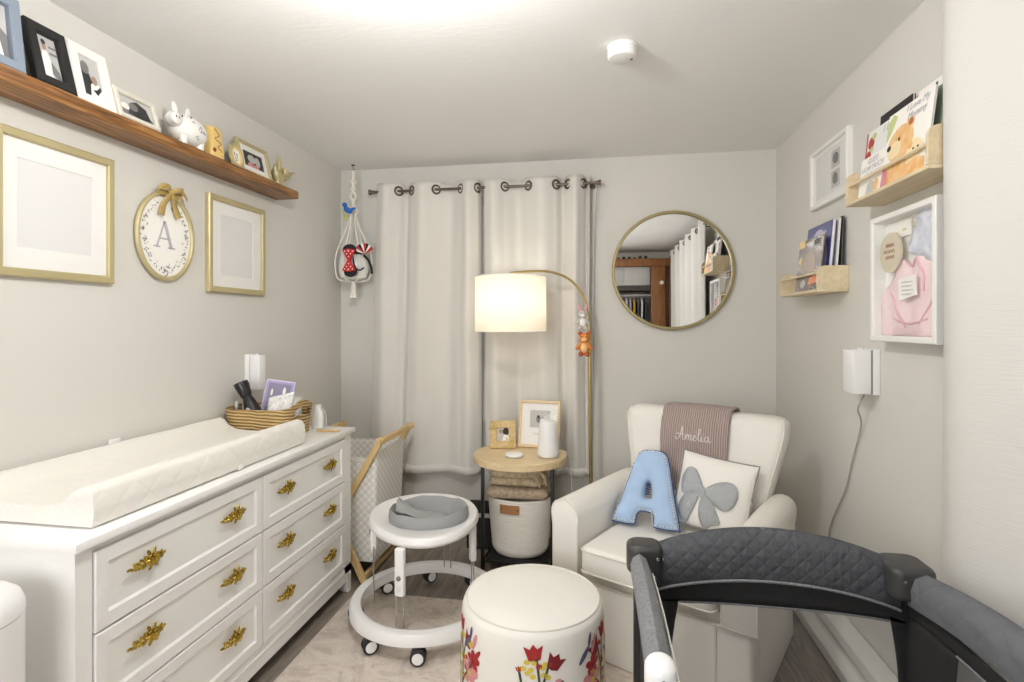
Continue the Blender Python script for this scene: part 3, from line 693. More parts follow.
# white wall sconces: left above the dresser, right with a cord
def sconce(t, sgn, xw, y0, y1, z0, z1, dp):
    xs = sorted((xw, xw+sgn*.028)); MB().box((xs[0], y0, z0), (xs[1], y1, z1), .003).build('back_plate', WHITE, t)
    xs = sorted((xw+sgn*.030, xw+sgn*dp)); MB().box((xs[0], y0-.001, z0+.004), (xs[1], y1+.001, z1-.004), .004).build('cover', PLASTIC, t)
    ym = (y0+y1)/2
    MB().lathe([(.009, 0), (.009, .006), (.006, .008)], (xw+sgn*.05, ym, z1-.004), 14).build('button', PLASTIC, t)
    MB().box((min(xw+sgn*.027, xw+sgn*.031), y0-.0015, z0+.004), (max(xw+sgn*.027, xw+sgn*.031), y0+.002, z1-.004)).build('seam', LITP if sgn > 0 else MIDP, t)
t = thing('wall_sconce', 'white box-shaped wall lamp above the dresser behind the seagrass basket', 'wall lamp', (LX, 2.44, 1.03)); sconce(t, 1, LX+.0005, 2.402, 2.452, 1.02, 1.196, .082)
t = thing('wall_sconce', 'white box-shaped wall lamp with a hanging cord on the right wall', 'wall lamp', (RX, 2.23, 1.08)); sconce(t, -1, RX-.0005, 2.186, 2.277, 1.082, 1.254, .092)
P = cr([(RX-.034, 2.235, 1.079), (RX-.045, 2.26, 1.02), (RX-.012, 2.31, .95), (RX-.008, 2.39, .80), (RX-.008, 2.46, .65), (RX-.008, 2.60, .46), (RX-.008, 2.64, .33), (RX-.008, 2.66, .2)], 8)
tag(MB().tube(P, .0032, 8).build('lamp_cord', CORDM, loc=(RX-.02, 2.3, 1.07)), 'thin grey cord hanging down the right wall from the white wall lamp', 'cord')

# ------------------------------------------------------------------ curtains on the back wall
RY = 3.305
rodz = 2.198
rd = thing('curtain_rod', 'bronze curtain rod across the back wall', 'curtain rod', (-.75, RY, rodz))
MB().tube([(-1.448, RY, rodz), (-.05, RY, rodz)], .0085, 12).build('rod', BRONZE, rd)
for x, s in ((-1.448, -1), (-.05, 1)):
    MB().lathe([(.009, 0), (.011, s*.006), (.0095, s*.012), (.014, s*.03), (.018, s*.036), (.018, s*.042), (.008, s*.046)], (x, RY, rodz), 18, 'X').build('finial', BRONZE, rd)
for x in (-1.442, -.058):
    MB().lathe([(.006, 0), (.006, .085), (.018, .088), (.018, .094)], (x, RY, rodz), 12, 'Y').build('bracket', BRONZE, rd)
def curtain(label, xs, xe, cross, first, z0, z1, hem_in, seed, A=.052):
    t = thing('curtain', label, 'curtain', ((xs+xe)/2, RY, z0), group='curtain panels on the bronze rod')
    ks = [xs]+list(cross)+[xe]
    def ph(x):
        for i in range(len(ks)-1):
            if x <= ks[i+1] or i == len(ks)-2: return i+(x-ks[i])/(ks[i+1]-ks[i])
    def fn(u, v):
        x = xs+(xe-xs)*u; p = ph(x)
        y = -first*A*(.55+.45*abs(sin(pi*p)))*sin(pi*p) if 0 < p < len(ks)-1 else 0
        k = 1-v   # v from bottom 0 to top 1
        wob = noise.noise(Vector((x*3+seed, k*1.6, seed)))*.03*k
        soft = .018*sin(x*19+seed+k*1.2)*k
        y = y*(1-.35*k)+wob+soft
        y = max(-.07, min(.068, y))
        xx = x+hem_in*(u-1)*k+.012*noise.noise(Vector((x*5, k*2, seed+4)))*k
        zz = z0+(z1-z0)*v+(.012*noise.noise(Vector((x*6, 3, seed))) if v < .02 else 0)+.006*cos(2*pi*p)*(v > .98)
        return (xx, RY+y, zz)
    MB().grid(fn, 150, 60).build('panel', CURT, t, ang=80, solid=.003)
    m = MB()
    m.grid(lambda u, v: Vector(fn(u, .028*v+.001))+Vector((0, -.0045, 0)), 150, 2)
    m.build('hem', CURT, t, ang=80, solid=.002)
    for i, x in enumerate(cross):
        s = 1 if (i % 2 == 0) else -1
        d = Vector((.67, -.74, 0) if i % 2 == 0 else (.67, .74, 0)).normalized()
        q = d.cross(Vector((0, 0, 1)))
        MB().tube([Vector((x, RY, rodz))+(q*cos(2*pi*k/28)+Vector((0, 0, 1))*sin(2*pi*k/28))*.026 for k in range(28)], .0068, 8, True).build('grommet', BRONZE, t)
curtain('left cream grommet curtain panel on the bronze rod', -1.432, -.748, (-1.288, -1.201, -1.039, -.877, -.768), 1, .392, 2.245, .05, 2.0)
curtain('right cream grommet curtain panel behind the floor lamp', -.728, -.075, (-.597, -.448, -.277, -.204, -.114), 1, .415, 2.245, -.02, 9.0)
tag(MB().tube(cr([(-.028, RY+.03, 2.19), (-.045, RY+.06, 1.9), (-.05, RY+.07, 1.3), (-.06, RY+.07, .6)], 8), .0022, 6).build('blind_cord', CORDM, loc=(-.03, RY+.03, 2.19)), 'thin cord hanging down beside the right curtain from the rod end', 'cord')

# ------------------------------------------------------------------ round mirror
mi = thing('round_mirror', 'round mirror in a thin gold rim on the back wall', 'mirror', (.419, BY, 1.668))
MC = Vector((.419, BY-.014, 1.668)); MRr = .352
MB().lathe([(MRr-.010, -.002), (MRr-.010, -.018), (MRr-.006, -.022), (MRr+.004, -.022), (MRr+.008, -.018), (MRr+.008, .013), (MRr-.010, .013)], MC, 96, 'Y', capb=False, capt=False).build('rim', mat('antique_gold_rim', 'A3976C', .42, .5), mi)
MB().lathe([(MRr-.006, 0), (MRr-.006, -.004)], MC+Vector((0, -.003, 0)), 96, 'Y').build('mirror_glass', MIRR, mi)

# ------------------------------------------------------------------ macrame hanger in the back left corner
HX, HY = -1.592, 3.285
mh = thing('macrame_hanger', 'white macrame plant hanger hanging in the back left corner', 'plant hanger', (HX, HY, 2.37))
MB().tube(cr([(HX, HY, CZ), (HX, HY, 2.352), (HX+.008, HY, 2.345), (HX, HY, 2.336), (HX-.008, HY, 2.345)]), .002, 6).lathe([(.012, 0), (.012, -.004)], (HX, HY, CZ-.0005), 12).build('ceiling_hook', BLKMET, mh)
m = MB(); m.tube([(HX, HY, 2.338), (HX, HY, 2.27)], .010, 10)
for ph in (0, pi):
    pts = [(HX+.011*cos(ph+k*.55)+(-.012 if ph else .014)*(k/26), HY+.011*sin(ph+k*.55), 2.275-k*.0085) for k in range(27)]
    m.tube(pts, .0095, 8)
m.build('braided_cords', MACR, mh)
potc = Vector((HX+.006, HY-.005, 1.70)); PR = .114
for a in (-2.6, -1.75, -.9, .1, 1.2, 2.3):
    p1 = potc+Vector((PR*cos(a), PR*sin(a)*.8, .085))
    MB().tube(cr([(HX+(.014 if cos(a) > 0 else -.012), HY, 2.06), (HX+.35*(p1.x-HX), HY+.35*(p1.y-HY), 1.97), p1, potc+Vector((PR*.98*cos(a), PR*.82*sin(a), -.04)), potc+Vector((PR*.7*cos(a), PR*.6*sin(a), -.076)), (potc.x, potc.y, 1.614)], 6), .0048, 6).build('cord', MACR, mh)
m = MB(); m.lathe([(.016, 1.618), (.014, 1.60), (.019, 1.585), (.017, 1.56), (.025, 1.512)], (potc.x, potc.y, 0), 14)
m.build('tassel', MACR, mh)
m = MB(); m.lathe([(.05, 1.628), (.085, 1.64), (.100, 1.69), (.096, 1.74), (.088, 1.782), (.082, 1.782), (.09, 1.73), (.05, 1.64)], (potc.x, potc.y, 0), 28, 'Z', (1, .8), capt=False)
pot = m.build('plant_pot', CERAM, loc=(potc.x, potc.y, 1.628)); tag(pot, 'white bowl-shaped pot held in the macrame hanger', 'pot')
def fan_bow(mb, cc, lx_, h0, h1, tilt, mi_dot=1, dots=5):
    for s in (-1, 1):
        pts = [(0, -.008), (s*lx_, -h1), (s*(lx_+.008), 0), (s*lx_, h1), (0, .008)]
        mb.mi = 0
        ca, sa = cos(tilt), sin(tilt)
        def fp(x, z, d): return (cc[0]+x*ca-z*sa, cc[1]-d, cc[2]+x*sa+z*ca)
        mb.prism(pts, fp, 0, .012)
        mb.mi = mi_dot
        for x, z in ((.35, 0), (.62, .3), (.62, -.3), (.88, 0), (.86, .6), (.86, -.6), (.95, .1))[:dots]:
            X, Z = s*lx_*x, h1*z
            mb.patch([(X+.0042*cos(k*pi/4), Z+.0042*sin(k*pi/4)) for k in range(8)], lambda a, b: fp(a, b, .0125), 0)
hb = thing('bow_headband', 'red polka-dot bow headband with black padded ends tied on the hanging pot', 'headband', (HX-.01, HY-.11, 1.7))
bc = (HX+.034, HY-.122, 1.742)
m = MB(); fan_bow(m, bc, .064, 0, .044, R(90), 1, 7); m.build('dotted_bow', [REDSAT, PAPER], hb)
MB().sph(bc, (.012, .012, .012), 10, 8).build('bow_knot', REDSAT, hb)
for z, dx in ((1.812, -.006), (1.672, .002)): MB().sph((bc[0]+dx, HY-.108, z), (.046, .007, .034), 18, 10).build('padded_end', BLKFAB, hb)
MB().tube(cr([(bc[0]+.02, HY-.115, 1.765), (bc[0]+.03, HY-.12, 1.72), (bc[0]+.045, HY-.124, 1.69), (bc[0]+.07, HY-.122, 1.68), (bc[0]+.095, HY-.118, 1.695)]), .005, 8).build('band', BLKFAB, hb)
h2 = thing('striped_headband', 'black headband with a striped red and white bow at the right of the hanging pot', 'headband', (HX+.08, HY-.08, 1.72))
m = MB(); rnd = random.Random(2)
for k in range(9):
    a = R(35+k*17); m.mi = k % 3
    q = Vector((HX+.118, HY-.082, 1.785)); dd = Vector((cos(a), -.2, sin(a)))*.066; nn = Vector((-sin(a), 0, cos(a)))*.011
    m.loft([[q-nn*.3, q+nn*.3, q+nn*.3+Vector((0, .004, 0)), q-nn*.3+Vector((0, .004, 0))], [q+dd-nn, q+dd+nn, q+dd+nn+Vector((0, .004, 0)), q+dd-nn+Vector((0, .004, 0))]])
m.build('striped_bow', [REDSAT, PAPER, BLKFAB], h2)
MB().tube(cr([(HX+.112, HY-.084, 1.775), (HX+.138, HY-.084, 1.75), (HX+.158, HY-.082, 1.71), (HX+.165, HY-.08, 1.66)]), .008, 8).build('band', BLKFAB, h2)
bd = thing('bird_plush', 'small blue plush bird clipped on the macrame cords', 'plush toy', (HX-.03, HY-.03, 2.1))
q = Vector((HX-.018, HY-.036, 2.075))
MB().sph(q, (.032, .018, .018), 14, 10, Matrix.Rotation(.5, 3, 'Y')).build('body', BLUEP, bd)
MB().sph(q+Vector((-.022, 0, .034)), (.017, .016, .016), 12, 8).build('head', BLUEP, bd)
MB().sph(q+Vector((.03, -.006, .002)), (.03, .006, .010), 12, 8, Matrix.Rotation(-.35, 3, 'Y')).build('wing', BLUEP, bd)
MB().lathe([(.006, 0), (.004, .01), (.0005, .016)], q+Vector((-.024, -.012, .03)), 8, 'Y').build('beak', LIME, bd)
MB().sph(q+Vector((-.018, 0, -.045)), (.008, .008, .026), 10, 8).build('legs', LIME, bd)

# ------------------------------------------------------------------ side table and what is on and under it
TX, TY = -.452, 2.985
tb = thing('side_table', 'round light wood side table with thin black legs in front of the curtains', 'side table', (TX, TY, 0))
MB().lathe([(.256, .584), (.260, .587), (.260, .620), (.257, .6235)], (TX, TY, 0), 72).build('table_top', OAK, tb)
for x, y in ((-.190, -.105), (.190, -.105), (-.170, .14), (.170, .14)):
    MB().box((TX+x-.009, TY+y-.009, .0), (TX+x+.009, TY+y+.009, .584), .002).build('leg', BLKMET, tb)
MB().tube([(TX-.190, TY-.105, .055), (TX+.190, TY-.105, .055), (TX+.170, TY+.14, .055), (TX-.170, TY+.14, .055)], .008, 8, True).build('lower_frame', BLKMET, tb)
MB().box((TX-.172, TY-.095, .056), (TX+.172, TY+.13, .068), .003).build('lower_shelf', BLKMET, tb)
MB().tube([(TX-.190, TY-.105, .574), (TX+.190, TY-.105, .574), (TX+.170, TY+.14, .574), (TX-.170, TY+.14, .574)], .007, 8, True).build('upper_frame', BLKMET, tb)
# rope basket
rb = thing('rope_basket', 'white cotton rope basket with a leather tag under the round side table', 'basket', (TX, 2.995, .069))
BYc = 2.998
prof = [(.06, .0695), (.115, .0705), (.138, .078), (.154, .10)]
n_ = 22
prof += [(.158+.024*(k/n_)+.0018*(k % 2), .112+k*.0128) for k in range(n_+1)]
zt = prof[-1][1]; prof += [(.174, zt), (.162, .2), (.14, .09)]
MB().lathe(prof, (TX, BYc, 0), 56, 'Z', (1, .82), capt=True).build('basket_body', ROPE, rb)
m = MB()
def onb(a, z, o): return Vector((TX+(.183+o)*cos(a), BYc+.82*(.183+o)*sin(a), z))
ca = R(258)
m.loft([[onb(ca+u, z, o) for z in (.325, .372) for o in ((.001, .006) if z < .33 else (.006, .001))] for u in [k*.05-.3 for k in range(13)]])
m.build('leather_tag', LEATHER, rb)
m = MB()
for u in (-.24, .24): m.sph(onb(ca+u, .349, .006), (.004, .004, .004), 8, 6)
m.build('rivets', BLACK, rb)
def folded(name, label, z0, z1, hx, hy, mt, cx, cyy, seed, fringe=False, folds=2):
    t = thing(name, label, 'blanket', (cx, cyy, z0))
    m = MB(); hgt = (z1-z0)/folds
    for k in range(folds):
        za = z0+k*hgt
        def fn(p):
            q = noise.noise(p*11+Vector((seed, k, 0)))*1.5
            return p+Vector((.010*q, .008*q, .006*noise.noise(p*14+Vector((k, seed, 1)))*(1 if p.z > za+.004 else 0)))
        rbox(m, (cx-hx+.006*k, cyy-hy, za), (cx+hx-.012*k, cyy+hy, za+hgt-.001), .05, hgt*.46, 6, fn, 2)
    m.build('folded_cloth', mt, t, ang=80)
    if fringe:
        m = MB(); rnd = random.Random(seed)
        for k in range(26):
            x = cx+hx-.09+rnd.uniform(0, .05); y = cyy-hy+rnd.uniform(-.012, .12); z = z0+(z1-z0)*rnd.uniform(.62, .95)
            m.tube(cr([(x-.02, y, z), (x+.02, y-.008, z+.006), (x+.05, y-.006+rnd.uniform(-.01, .01), z-.012), (x+.06, y, z-.04-rnd.uniform(0, .02))], 4), .0035, 5)
        m.build('fringe', mt, t)
    return t
folded('throw_blanket', 'tan knit blanket folded on top of the white rope basket', .3955, .462, .163, .122, TANK, TX-.004, 2.985, 3, False, 1)
folded('throw_blanket', 'cream knit blanket with fringe, folded topmost under the side table', .4695, .558, .152, .112, BEIGEK, TX-.008, 2.975, 8, True, 2)
# black box with light stripe behind the table legs
bb = thing('storage_box', 'low black storage box with a light stripe on the floor behind the side table', 'box', (-.70, 3.19, 0))
MB().box((-.80, 3.142, .002), (-.47, 3.245, .19), .006).box((-.80, 3.142, .215), (-.47, 3.245, .262), .006).build('box', BLKFAB, bb)
MB().box((-.797, 3.145, .190), (-.473, 3.242, .215)).build('stripe', LITP, bb)

ZT = .624
tt = R(-14)
framed('framed_photo', 'small square floral wood photo frame at the left of the side table', 'photo frame', Matrix.Translation((-.565, 3.075, ZT+.001)) @ Matrix.Rotation(R(14), 4, 'Z') @ Matrix.Rotation(tt, 4, 'X'), .152, .158, .042, .012, mat('carved_wood', 'D9C191', .6, var=('C7AA70', 60)), 0, [(1, [(0, 0), (.5, 0), (.6, .4), (.35, .8), (0, .7)]), (3, ell(.35, .72, .18, .16)), (1, ell(.75, .7, .25, .3)), (4, [(.4, 0), (1, 0), (1, .4), (.6, .5)])], P3, 'frames on the side table', easel=True)
f2 = [o for o in COL.objects if o.name.startswith('framed_photo')][-1]
m = MB(); rnd = random.Random(4)
for cx_, cz_ in ((-.055, .125), (.05, .03)):
    for k in range(22): m.sph((cx_+rnd.gauss(0, .012), -.0125, cz_+rnd.gauss(0, .015)), (.005, .0012, .003), 6, 4, Matrix.Rotation(rnd.uniform(0, 3), 3, 'Y'))
m.build('flower_carving', mat('pressed_flower', 'B89A4E', .7), f2)
framed('framed_photo', 'light wood photo frame with a wide white mat behind the white humidifier', 'photo frame', Matrix.Translation((-.362, 3.118, ZT+.001)) @ Matrix.Rotation(R(-4), 4, 'Z') @ Matrix.Rotation(R(-12), 4, 'X'), .245, .272, .017, .016, OAK, .05, [(1, ell(.42, .5, .10, .22)), (1, ell(.62, .45, .12, .15)), (2, ell(.42, .62, .05, .08))], (LITP, MIDP, DARKP), 'frames on the side table', easel=True, inner=(-.058, .062, .115, .215))
f3 = [o for o in COL.objects if o.name.startswith('framed_photo')][-1]
m = MB(); m.box((-.04, -.0078, .082), (.03, -.0074, .0845)).box((-.03, -.0078, .074), (.02, -.0074, .0765)); m.build('caption_lines', LITP, f3)
pk = thing('white_disc', 'small round white disc lying at the front of the side table', 'disc', (-.470, 2.895, ZT))
MB().lathe([(.046, ZT+.0005), (.049, ZT+.004), (.048, ZT+.009)], (-.470, 2.895, 0), 32).build('base', LITP, pk)
MB().lathe([(.048, ZT+.0092), (.050, ZT+.013), (.044, ZT+.019), (.02, ZT+.022)], (-.470, 2.895, 0), 32).build('lid', PLASTIC, pk)
hu = thing('humidifier', 'white tapered humidifier standing on the side table', 'humidifier', (-.288, 2.92, ZT))
m = MB()
def slant(pts): return pts
rings = []
for r_, z, sl in ((.054, .008, 0), (.059, .016, 0), (.059, .03, 0), (.053, .11, 0), (.046, .182, .3), (.042, .196, .55), (.036, .200, .6)):
    rings.append([(-.288+r_*cos(2*pi*k/36), 2.92+r_*sin(2*pi*k/36), ZT+z+sl*r_*.35*cos(2*pi*k/36)*-1) for k in range(36)])
m.loft(rings); m.build('body', PLASTIC, hu)
MB().lathe([(.046, ZT+.0005), (.050, ZT+.002), (.050, ZT+.0078)], (-.288, 2.92, 0), 32).build('base', LITP, hu)
tag(MB().tube(cr([(-.282, 2.96, ZT+.004), (-.205, 3.03, ZT+.006), (-.178, 3.06, .58), (-.172, 3.09, .45), (-.17, 3.16, .3), (-.18, 3.25, .2)], 6), .0025, 6).build('power_cable', WHITE, loc=(-.28, 2.97, ZT)), 'thin white cable running from the humidifier down behind the side table', 'cable')

# ------------------------------------------------------------------ arched floor lamp
lp = thing('floor_lamp', 'arched brass floor lamp with a white drum shade, lit, in front of the curtains', 'floor lamp', (-.058, 3.14, 0))
MB().lathe([(.125, .001), (.125, .018), (.115, .026), (.012, .03)], (-.058, 3.14, 0), 40).build('base', BRASS, lp)
MB().tube([(-.058, 3.14, .028), (-.072, 3.13, 1.30)], .0105, 14).build('pole', BRASS, lp)
P = cr([(-.072, 3.13, 1.29), (-.080, 3.128, 1.40), (-.108, 3.118, 1.51), (-.190, 3.095, 1.603), (-.300, 3.06, 1.642), (-.42, 3.02, 1.640), (-.506, 2.985, 1.630)], 8)
MB().tube(P, .0068, 12).build('arm', BRASS, lp)
SX, SY = -.506, 2.985
m = MB()
for k in range(3): m.tube([(SX, SY, 1.604), (SX+.196*cos(k*2.094+.3), SY+.196*sin(k*2.094+.3), 1.604)], .0025, 6)
m.tube([(SX, SY, 1.63), (SX, SY, 1.53)], .009, 10); m.build('shade_fitting', BRASS, lp)
MB().lathe([(.197, 1.303), (.200, 1.303), (.198, 1.609), (.195, 1.609)], (SX, SY, 0), 64, capb=False, capt=False).build('lamp_shade', SHADE, lp)
m = MB()
for z in (1.304, 1.608): m.tube([(SX+.1985*cos(2*pi*k/64), SY+.1985*sin(2*pi*k/64), z) for k in range(64)], .0028, 6, True)
m.build('shade_trim', WHITEC, lp)
bulb_m = mat('lamp_bulb', 'FFF6EA', .5, emit=32)
MB().lathe([(.012, 1.53), (.014, 1.515), (.029, 1.48), (.030, 1.46), (.020, 1.435), (.004, 1.428)], (SX, SY, 0), 18).build('bulb', bulb_m, lp)
def plush(label, q, body, belly, ear, h_, long_ear):
    t = thing('plush_toy', label, 'plush toy', q, group='little plush toys clipped on the brass lamp')
    q = Vector(q)
    MB().sph(q+Vector((0, 0, h_*.30)), (h_*.19, h_*.16, h_*.27), 14, 10).sph(q+Vector((0, -h_*.02, h_*.66)), (h_*.19, h_*.18, h_*.19), 14, 10).build('body', body, t)
    MB().sph(q+Vector((0, -h_*.155, h_*.62)), (h_*.11, h_*.07, h_*.09), 12, 8).sph(q+Vector((0, -h_*.11, h_*.30)), (h_*.13, h_*.08, h_*.19), 12, 8).build('muzzle_and_belly', belly, t)
    for s in (-1, 1):
        if long_ear: MB().sph(q+Vector((s*h_*.14, 0, h_*.95)), (h_*.06, h_*.03, h_*.2), 10, 8, Matrix.Rotation(s*.4, 3, 'Y')).build('ear', ear, t)
        else: MB().sph(q+Vector((s*h_*.15, 0, h_*.84)), (h_*.08, h_*.04, h_*.08), 10, 8).build('ear', ear, t)
        MB().sph(q+Vector((s*h_*.2, -h_*.06, h_*.36)), (h_*.07, h_*.07, h_*.17), 10, 8, Matrix.Rotation(-s*.7, 3, 'Y')).build('arm', body, t)
        MB().sph(q+Vector((s*h_*.12, -h_*.1, h_*.06)), (h_*.09, h_*.12, h_*.09), 10, 8).build('leg', ear if not long_ear else body, t)
    m = MB()
    for s in (-1, 1): m.sph(q+Vector((s*h_*.07, -h_*.185, h_*.71)), h_*.022, 8, 6)
    m.build('eyes', DARKP, t)
plush('little grey plush rabbit with pink ears on the brass lamp pole', (-.108, 3.083, 1.315), PLGREY, WHITEC, PLPINK, .125, True)
plush('little orange plush toy clipped below the grey rabbit on the lamp pole', (-.100, 3.078, 1.165), ORANGE, mat('peach_plush', 'EBC08A', .95), mat('rust_plush', 'B4552E', .95), .150, False)

# ------------------------------------------------------------------ laundry hamper with crossed wooden legs
hm = thing('laundry_hamper', 'laundry hamper with crossed wooden legs and trellis-print bag behind the dresser end', 'laundry hamper', (-1.37, 2.86, 0))
HL, HR_, HN, HF = -1.60, -1.135, 2.625, 3.10
def stick(name, a, b, wd=.016, th=.011):
    a, b = Vector(a), Vector(b); t = (b-a).normalized(); u = Vector((0, 1, 0)) if abs(t.y) < .7 else Vector((1, 0, 0)); w_ = t.cross(u).normalized(); u = w_.cross(t)
    MB().loft([[p+u*sx*th+w_*sz*wd for sx, sz in ((1, 1), (-1, 1), (-1, -1), (1, -1))] for p in (a, b)]).build(name, OAKV, hm, smooth=False, bevel=.002)
for y in (HN, HF):
    k = .012 if y == HN else -.012
    stick('leg', (HL+.02, y, .745), (-1.205, y, .003)); stick('leg', (HR_+.01, y+k*2, .752), (-1.56, y+k*2, .003))
for x, z in ((HL+.03, .732), (HR_, .732), (-1.22, .028), (-1.545, .028)): stick('rail', (x, HN-.0 if z > .5 else HN, z), (x, HF+.03 if z > .5 else HF, z), .014, .012)
m = MB()
def bag(u, v):
    x0b, x1b, y0b, y1b = HL+.055, HR_-.03, HN+.045, HF-.02
    P_ = rrect((x1b-x0b)/2, (y1b-y0b)/2, .02, 4); n = len(P_); i = u*n; a = P_[int(i) % n]; 
    z = .09+.585*v; s = .90+.10*v; sag = .010*sin(u*40)*v**3
    return Vector(((x0b+x1b)/2+a[0]*s, (y0b+y1b)/2+a[1]*s, z+sag-.035*(v > .97)*abs(sin(u*2*pi))))
m.grid(bag, 24, 24, True)
m.f([v for v in m.bm.verts][:24])
m.build('fabric_bag', LATT, hm, ang=50, solid=.004)
m = MB()
m.tube([bag(k/24, 1)+Vector((0, 0, -.004)) for k in range(24)], .004, 6, True); m.build('bag_binding', WHITEC, hm)

# ------------------------------------------------------------------ baby walker
WX, WY = -.79, 2.365
wk = thing('baby_walker', 'round white baby walker with a grey fabric seat and castor wheels on the rug', 'baby walker', (WX, WY, .006))
G = .0075   # rug top
m = MB()
sec = [(.288, .066), (.284, .088), (.288, .112), (.306, .118), (.328, .113), (.337, .092), (.336, .068), (.312, .062)]
m.loft([[(WX+r*cos(a), WY+r*sin(a)*1.03, z+G) for r, z in sec] for a in [2*pi*k/72 for k in range(72)]], True, False, True)
m.build('base_ring', PLASTIC, wk)
for ang in (-79, -118, -166, 148, 108, 68, 24, -35):
    a = R(ang); bx, by_ = WX+.328*cos(a), WY+.328*sin(a)*1.03; yaw = R(28+22*sin(ang*1.7))
    T_ = Matrix.Translation((bx, by_, 0)) @ Matrix.Rotation(yaw, 4, 'Z')
    cst = MB(T_).lathe([(.010, .052+G), (.010, .064+G)], (0, 0, 0), 10).box((-.012, -.006, .030+G), (.022, .006, .055+G), .003).build('castor', DKPLAS, wk)
    m = MB(T_)
    for s in (-1, 1): m.lathe([(.016, s*.007), (.0305, s*.008), (.0318, s*.011), (.0318, s*.020), (.030, s*.023), (.0225, s*.0235)], (.014, 0, .0318+G), 24, 'Y')
    m.build('wheel', RUBBER, cst)
    m = MB(T_)
    for s in (-1, 1): m.lathe([(.0225, s*.0215), (.0225, s*.0245), (.008, s*.0255), (.0005, s*.0255)], (.014, 0, .0318+G), 20, 'Y')
    m.build('hub', PLASTIC, cst)
cA = R(111); TCX, TCY = -.812, 2.405
def tr(a, k, ra=.312, rb=.252):
    x, y = ra*k*cos(a), rb*k*sin(a)*(1+.10*cos(a)); return TCX+x*cos(cA)-y*sin(cA), TCY+x*sin(cA)+y*cos(cA)
SOX, SOY = -.782, 2.378
def so(a, k=1.0, ra=.155, rb=.178):
    x, y = ra*k*cos(a), rb*k*sin(a); b = R(105); return SOX+x*cos(b)-y*sin(b), SOY+x*sin(b)+y*cos(b)
m = MB(); n_ = 72; rings = []
for k, z in ((.90, .425), (.97, .428), (1.0, .440), (.995, .455), (.965, .466), (.92, .468), (.86, .462)): rings.append([(*tr(2*pi*i/n_, k), z) for i in range(n_)])
for k, z in ((1.05, .462), (1.0, .458), (1.0, .43)): rings.append([(*so(2*pi*i/n_-R(-6), k), z) for i in range(n_)])
rings.append([(*tr(2*pi*i/n_, .88), .428) for i in range(n_)])
m.loft(rings, True, False, True); m.build('tray', PLASTIC, wk)
m = MB(); rings = []
for k, z in ((.985, .452), (1.02, .474), (1.01, .498), (.965, .510), (.91, .504), (.86, .482), (.78, .458), (.60, .436), (.34, .424), (.05, .420)):
    rings.append([Vector((*so(2*pi*i/n_, k), z+.010*noise.noise(Vector((cos(2*pi*i/n_)*2, sin(2*pi*i/n_)*2, k*3)))*(k > .8))) for i in range(n_)])
m.loft(rings, True, False); m.f(m.bm.verts[-n_:])
seat = m.build('fabric_seat', GREYC, wk, ang=80)
m = MB(); pts = cr([(*so(R(70), .88), .506), (*so(R(75), .62), .492), (*so(R(95), .30), .470), (*so(R(200), .12), .462), (*so(R(262), .40), .448), (*so(R(262), .66), .447)], 8); nn = len(pts)
wd = Vector((cos(R(105)), sin(R(105)), 0))
m.grid(lambda u, v: pts[int(round(v*(nn-1)))]+wd*((u-.5)*(.15-.05*sin(pi*v)))+Vector((0, 0, .02*sin(pi*u)+.014*noise.noise(Vector((u*4, v*5, 2))))), 8, nn-1)
m.build('seat_strap', GREYC, seat, ang=80, solid=.008)
for lx_, ly_, full in ((-.815, 2.105, 1), (-.600, 2.475, 1), (-1.005, 2.275, 0), (-.775, 2.655, 0)):
    a = atan2(ly_-WY, lx_-WX); T_ = Matrix.Translation((lx_, ly_, 0)) @ Matrix.Rotation(a+pi/2, 4, 'Z'); zl = .235 if full else .345
    up = MB(T_); hwl = .021 if full else .016
    rbox(up, (-hwl, -.014, zl), (hwl, .014, .428), .008, .006); leg = up.build('leg', PLASTIC, wk)
    MB(T_).lathe([(.010, 0), (.010, -.004), (.008, -.006)], (0, -.014, zl+.075), 16, 'Y').build('height_button', MIDP, leg)
    MB(T_).box((-.009, -.0165, zl+.02), (.009, -.0142, zl+.045), .001).build('latch', GREYPAPER, leg)
    MB(T_).tube([(-.017, -.0, .108), (-.017, -.0, .36)], .0032, 8).tube([(.017, -.0, .108), (.017, -.0, .36)], .0032, 8).build('wire_strut', STEEL, leg)

# ------------------------------------------------------------------ rug and pouf
rg = thing('area_rug', 'beige area rug with a faded pattern under the walker and pouf', 'rug', (-.2, 1.6, 0))
MB().box((-1.215, .45, .0), (.60, 2.545, .0065), .002).build('rug_pile', RUG, rg)
PX, PY = -.230, 1.800
pf = thing('round_pouf', 'round cream pouf with embroidered flowers on its side, in front of the armchair', 'pouf', (PX, PY, .0075))
m = MB(); PR_ = .236
def pr_(z): return PR_*(1+.015*sin(pi*min(1, z/.42)))
m.lathe([(.20, .008), (.224, .014), (PR_, .04)]+[(pr_(z), z) for z in (.1, .18, .26, .33, .39)]+[(PR_*.99, .418), (PR_*.965, .434), (PR_*.935, .4395), (PR_*.91, .442), (PR_*.6, .450), (PR_*.3, .454), (.01, .455)], (PX, PY, 0), 96)
m.build('body', CREAM, pf, ang=70)
MB().tube([(PX+PR_*.935*cos(2*pi*k/96), PY+PR_*.935*sin(2*pi*k/96), .4400) for k in range(96)], .0032, 6, True).build('piping', CREAM_D, pf)
def oncyl(a0, k=1.0, dz=0):
    def fn(x, z):
        z = z*k+dz; x *= k
        return Vector((PX+(pr_(z)+.0014)*cos(a0+x/PR_), PY+(pr_(z)+.0014)*sin(a0+x/PR_), z))
    return fn
def petal(cx, cz, l, w_, a, n=12):
    return [(cx+l*cos(t)*cos(a)-w_*sin(t)*sin(a), cz+l*cos(t)*sin(a)+w_*sin(t)*cos(a)) for t in [2*pi*k/n for k in range(n)]]
emb = MB()
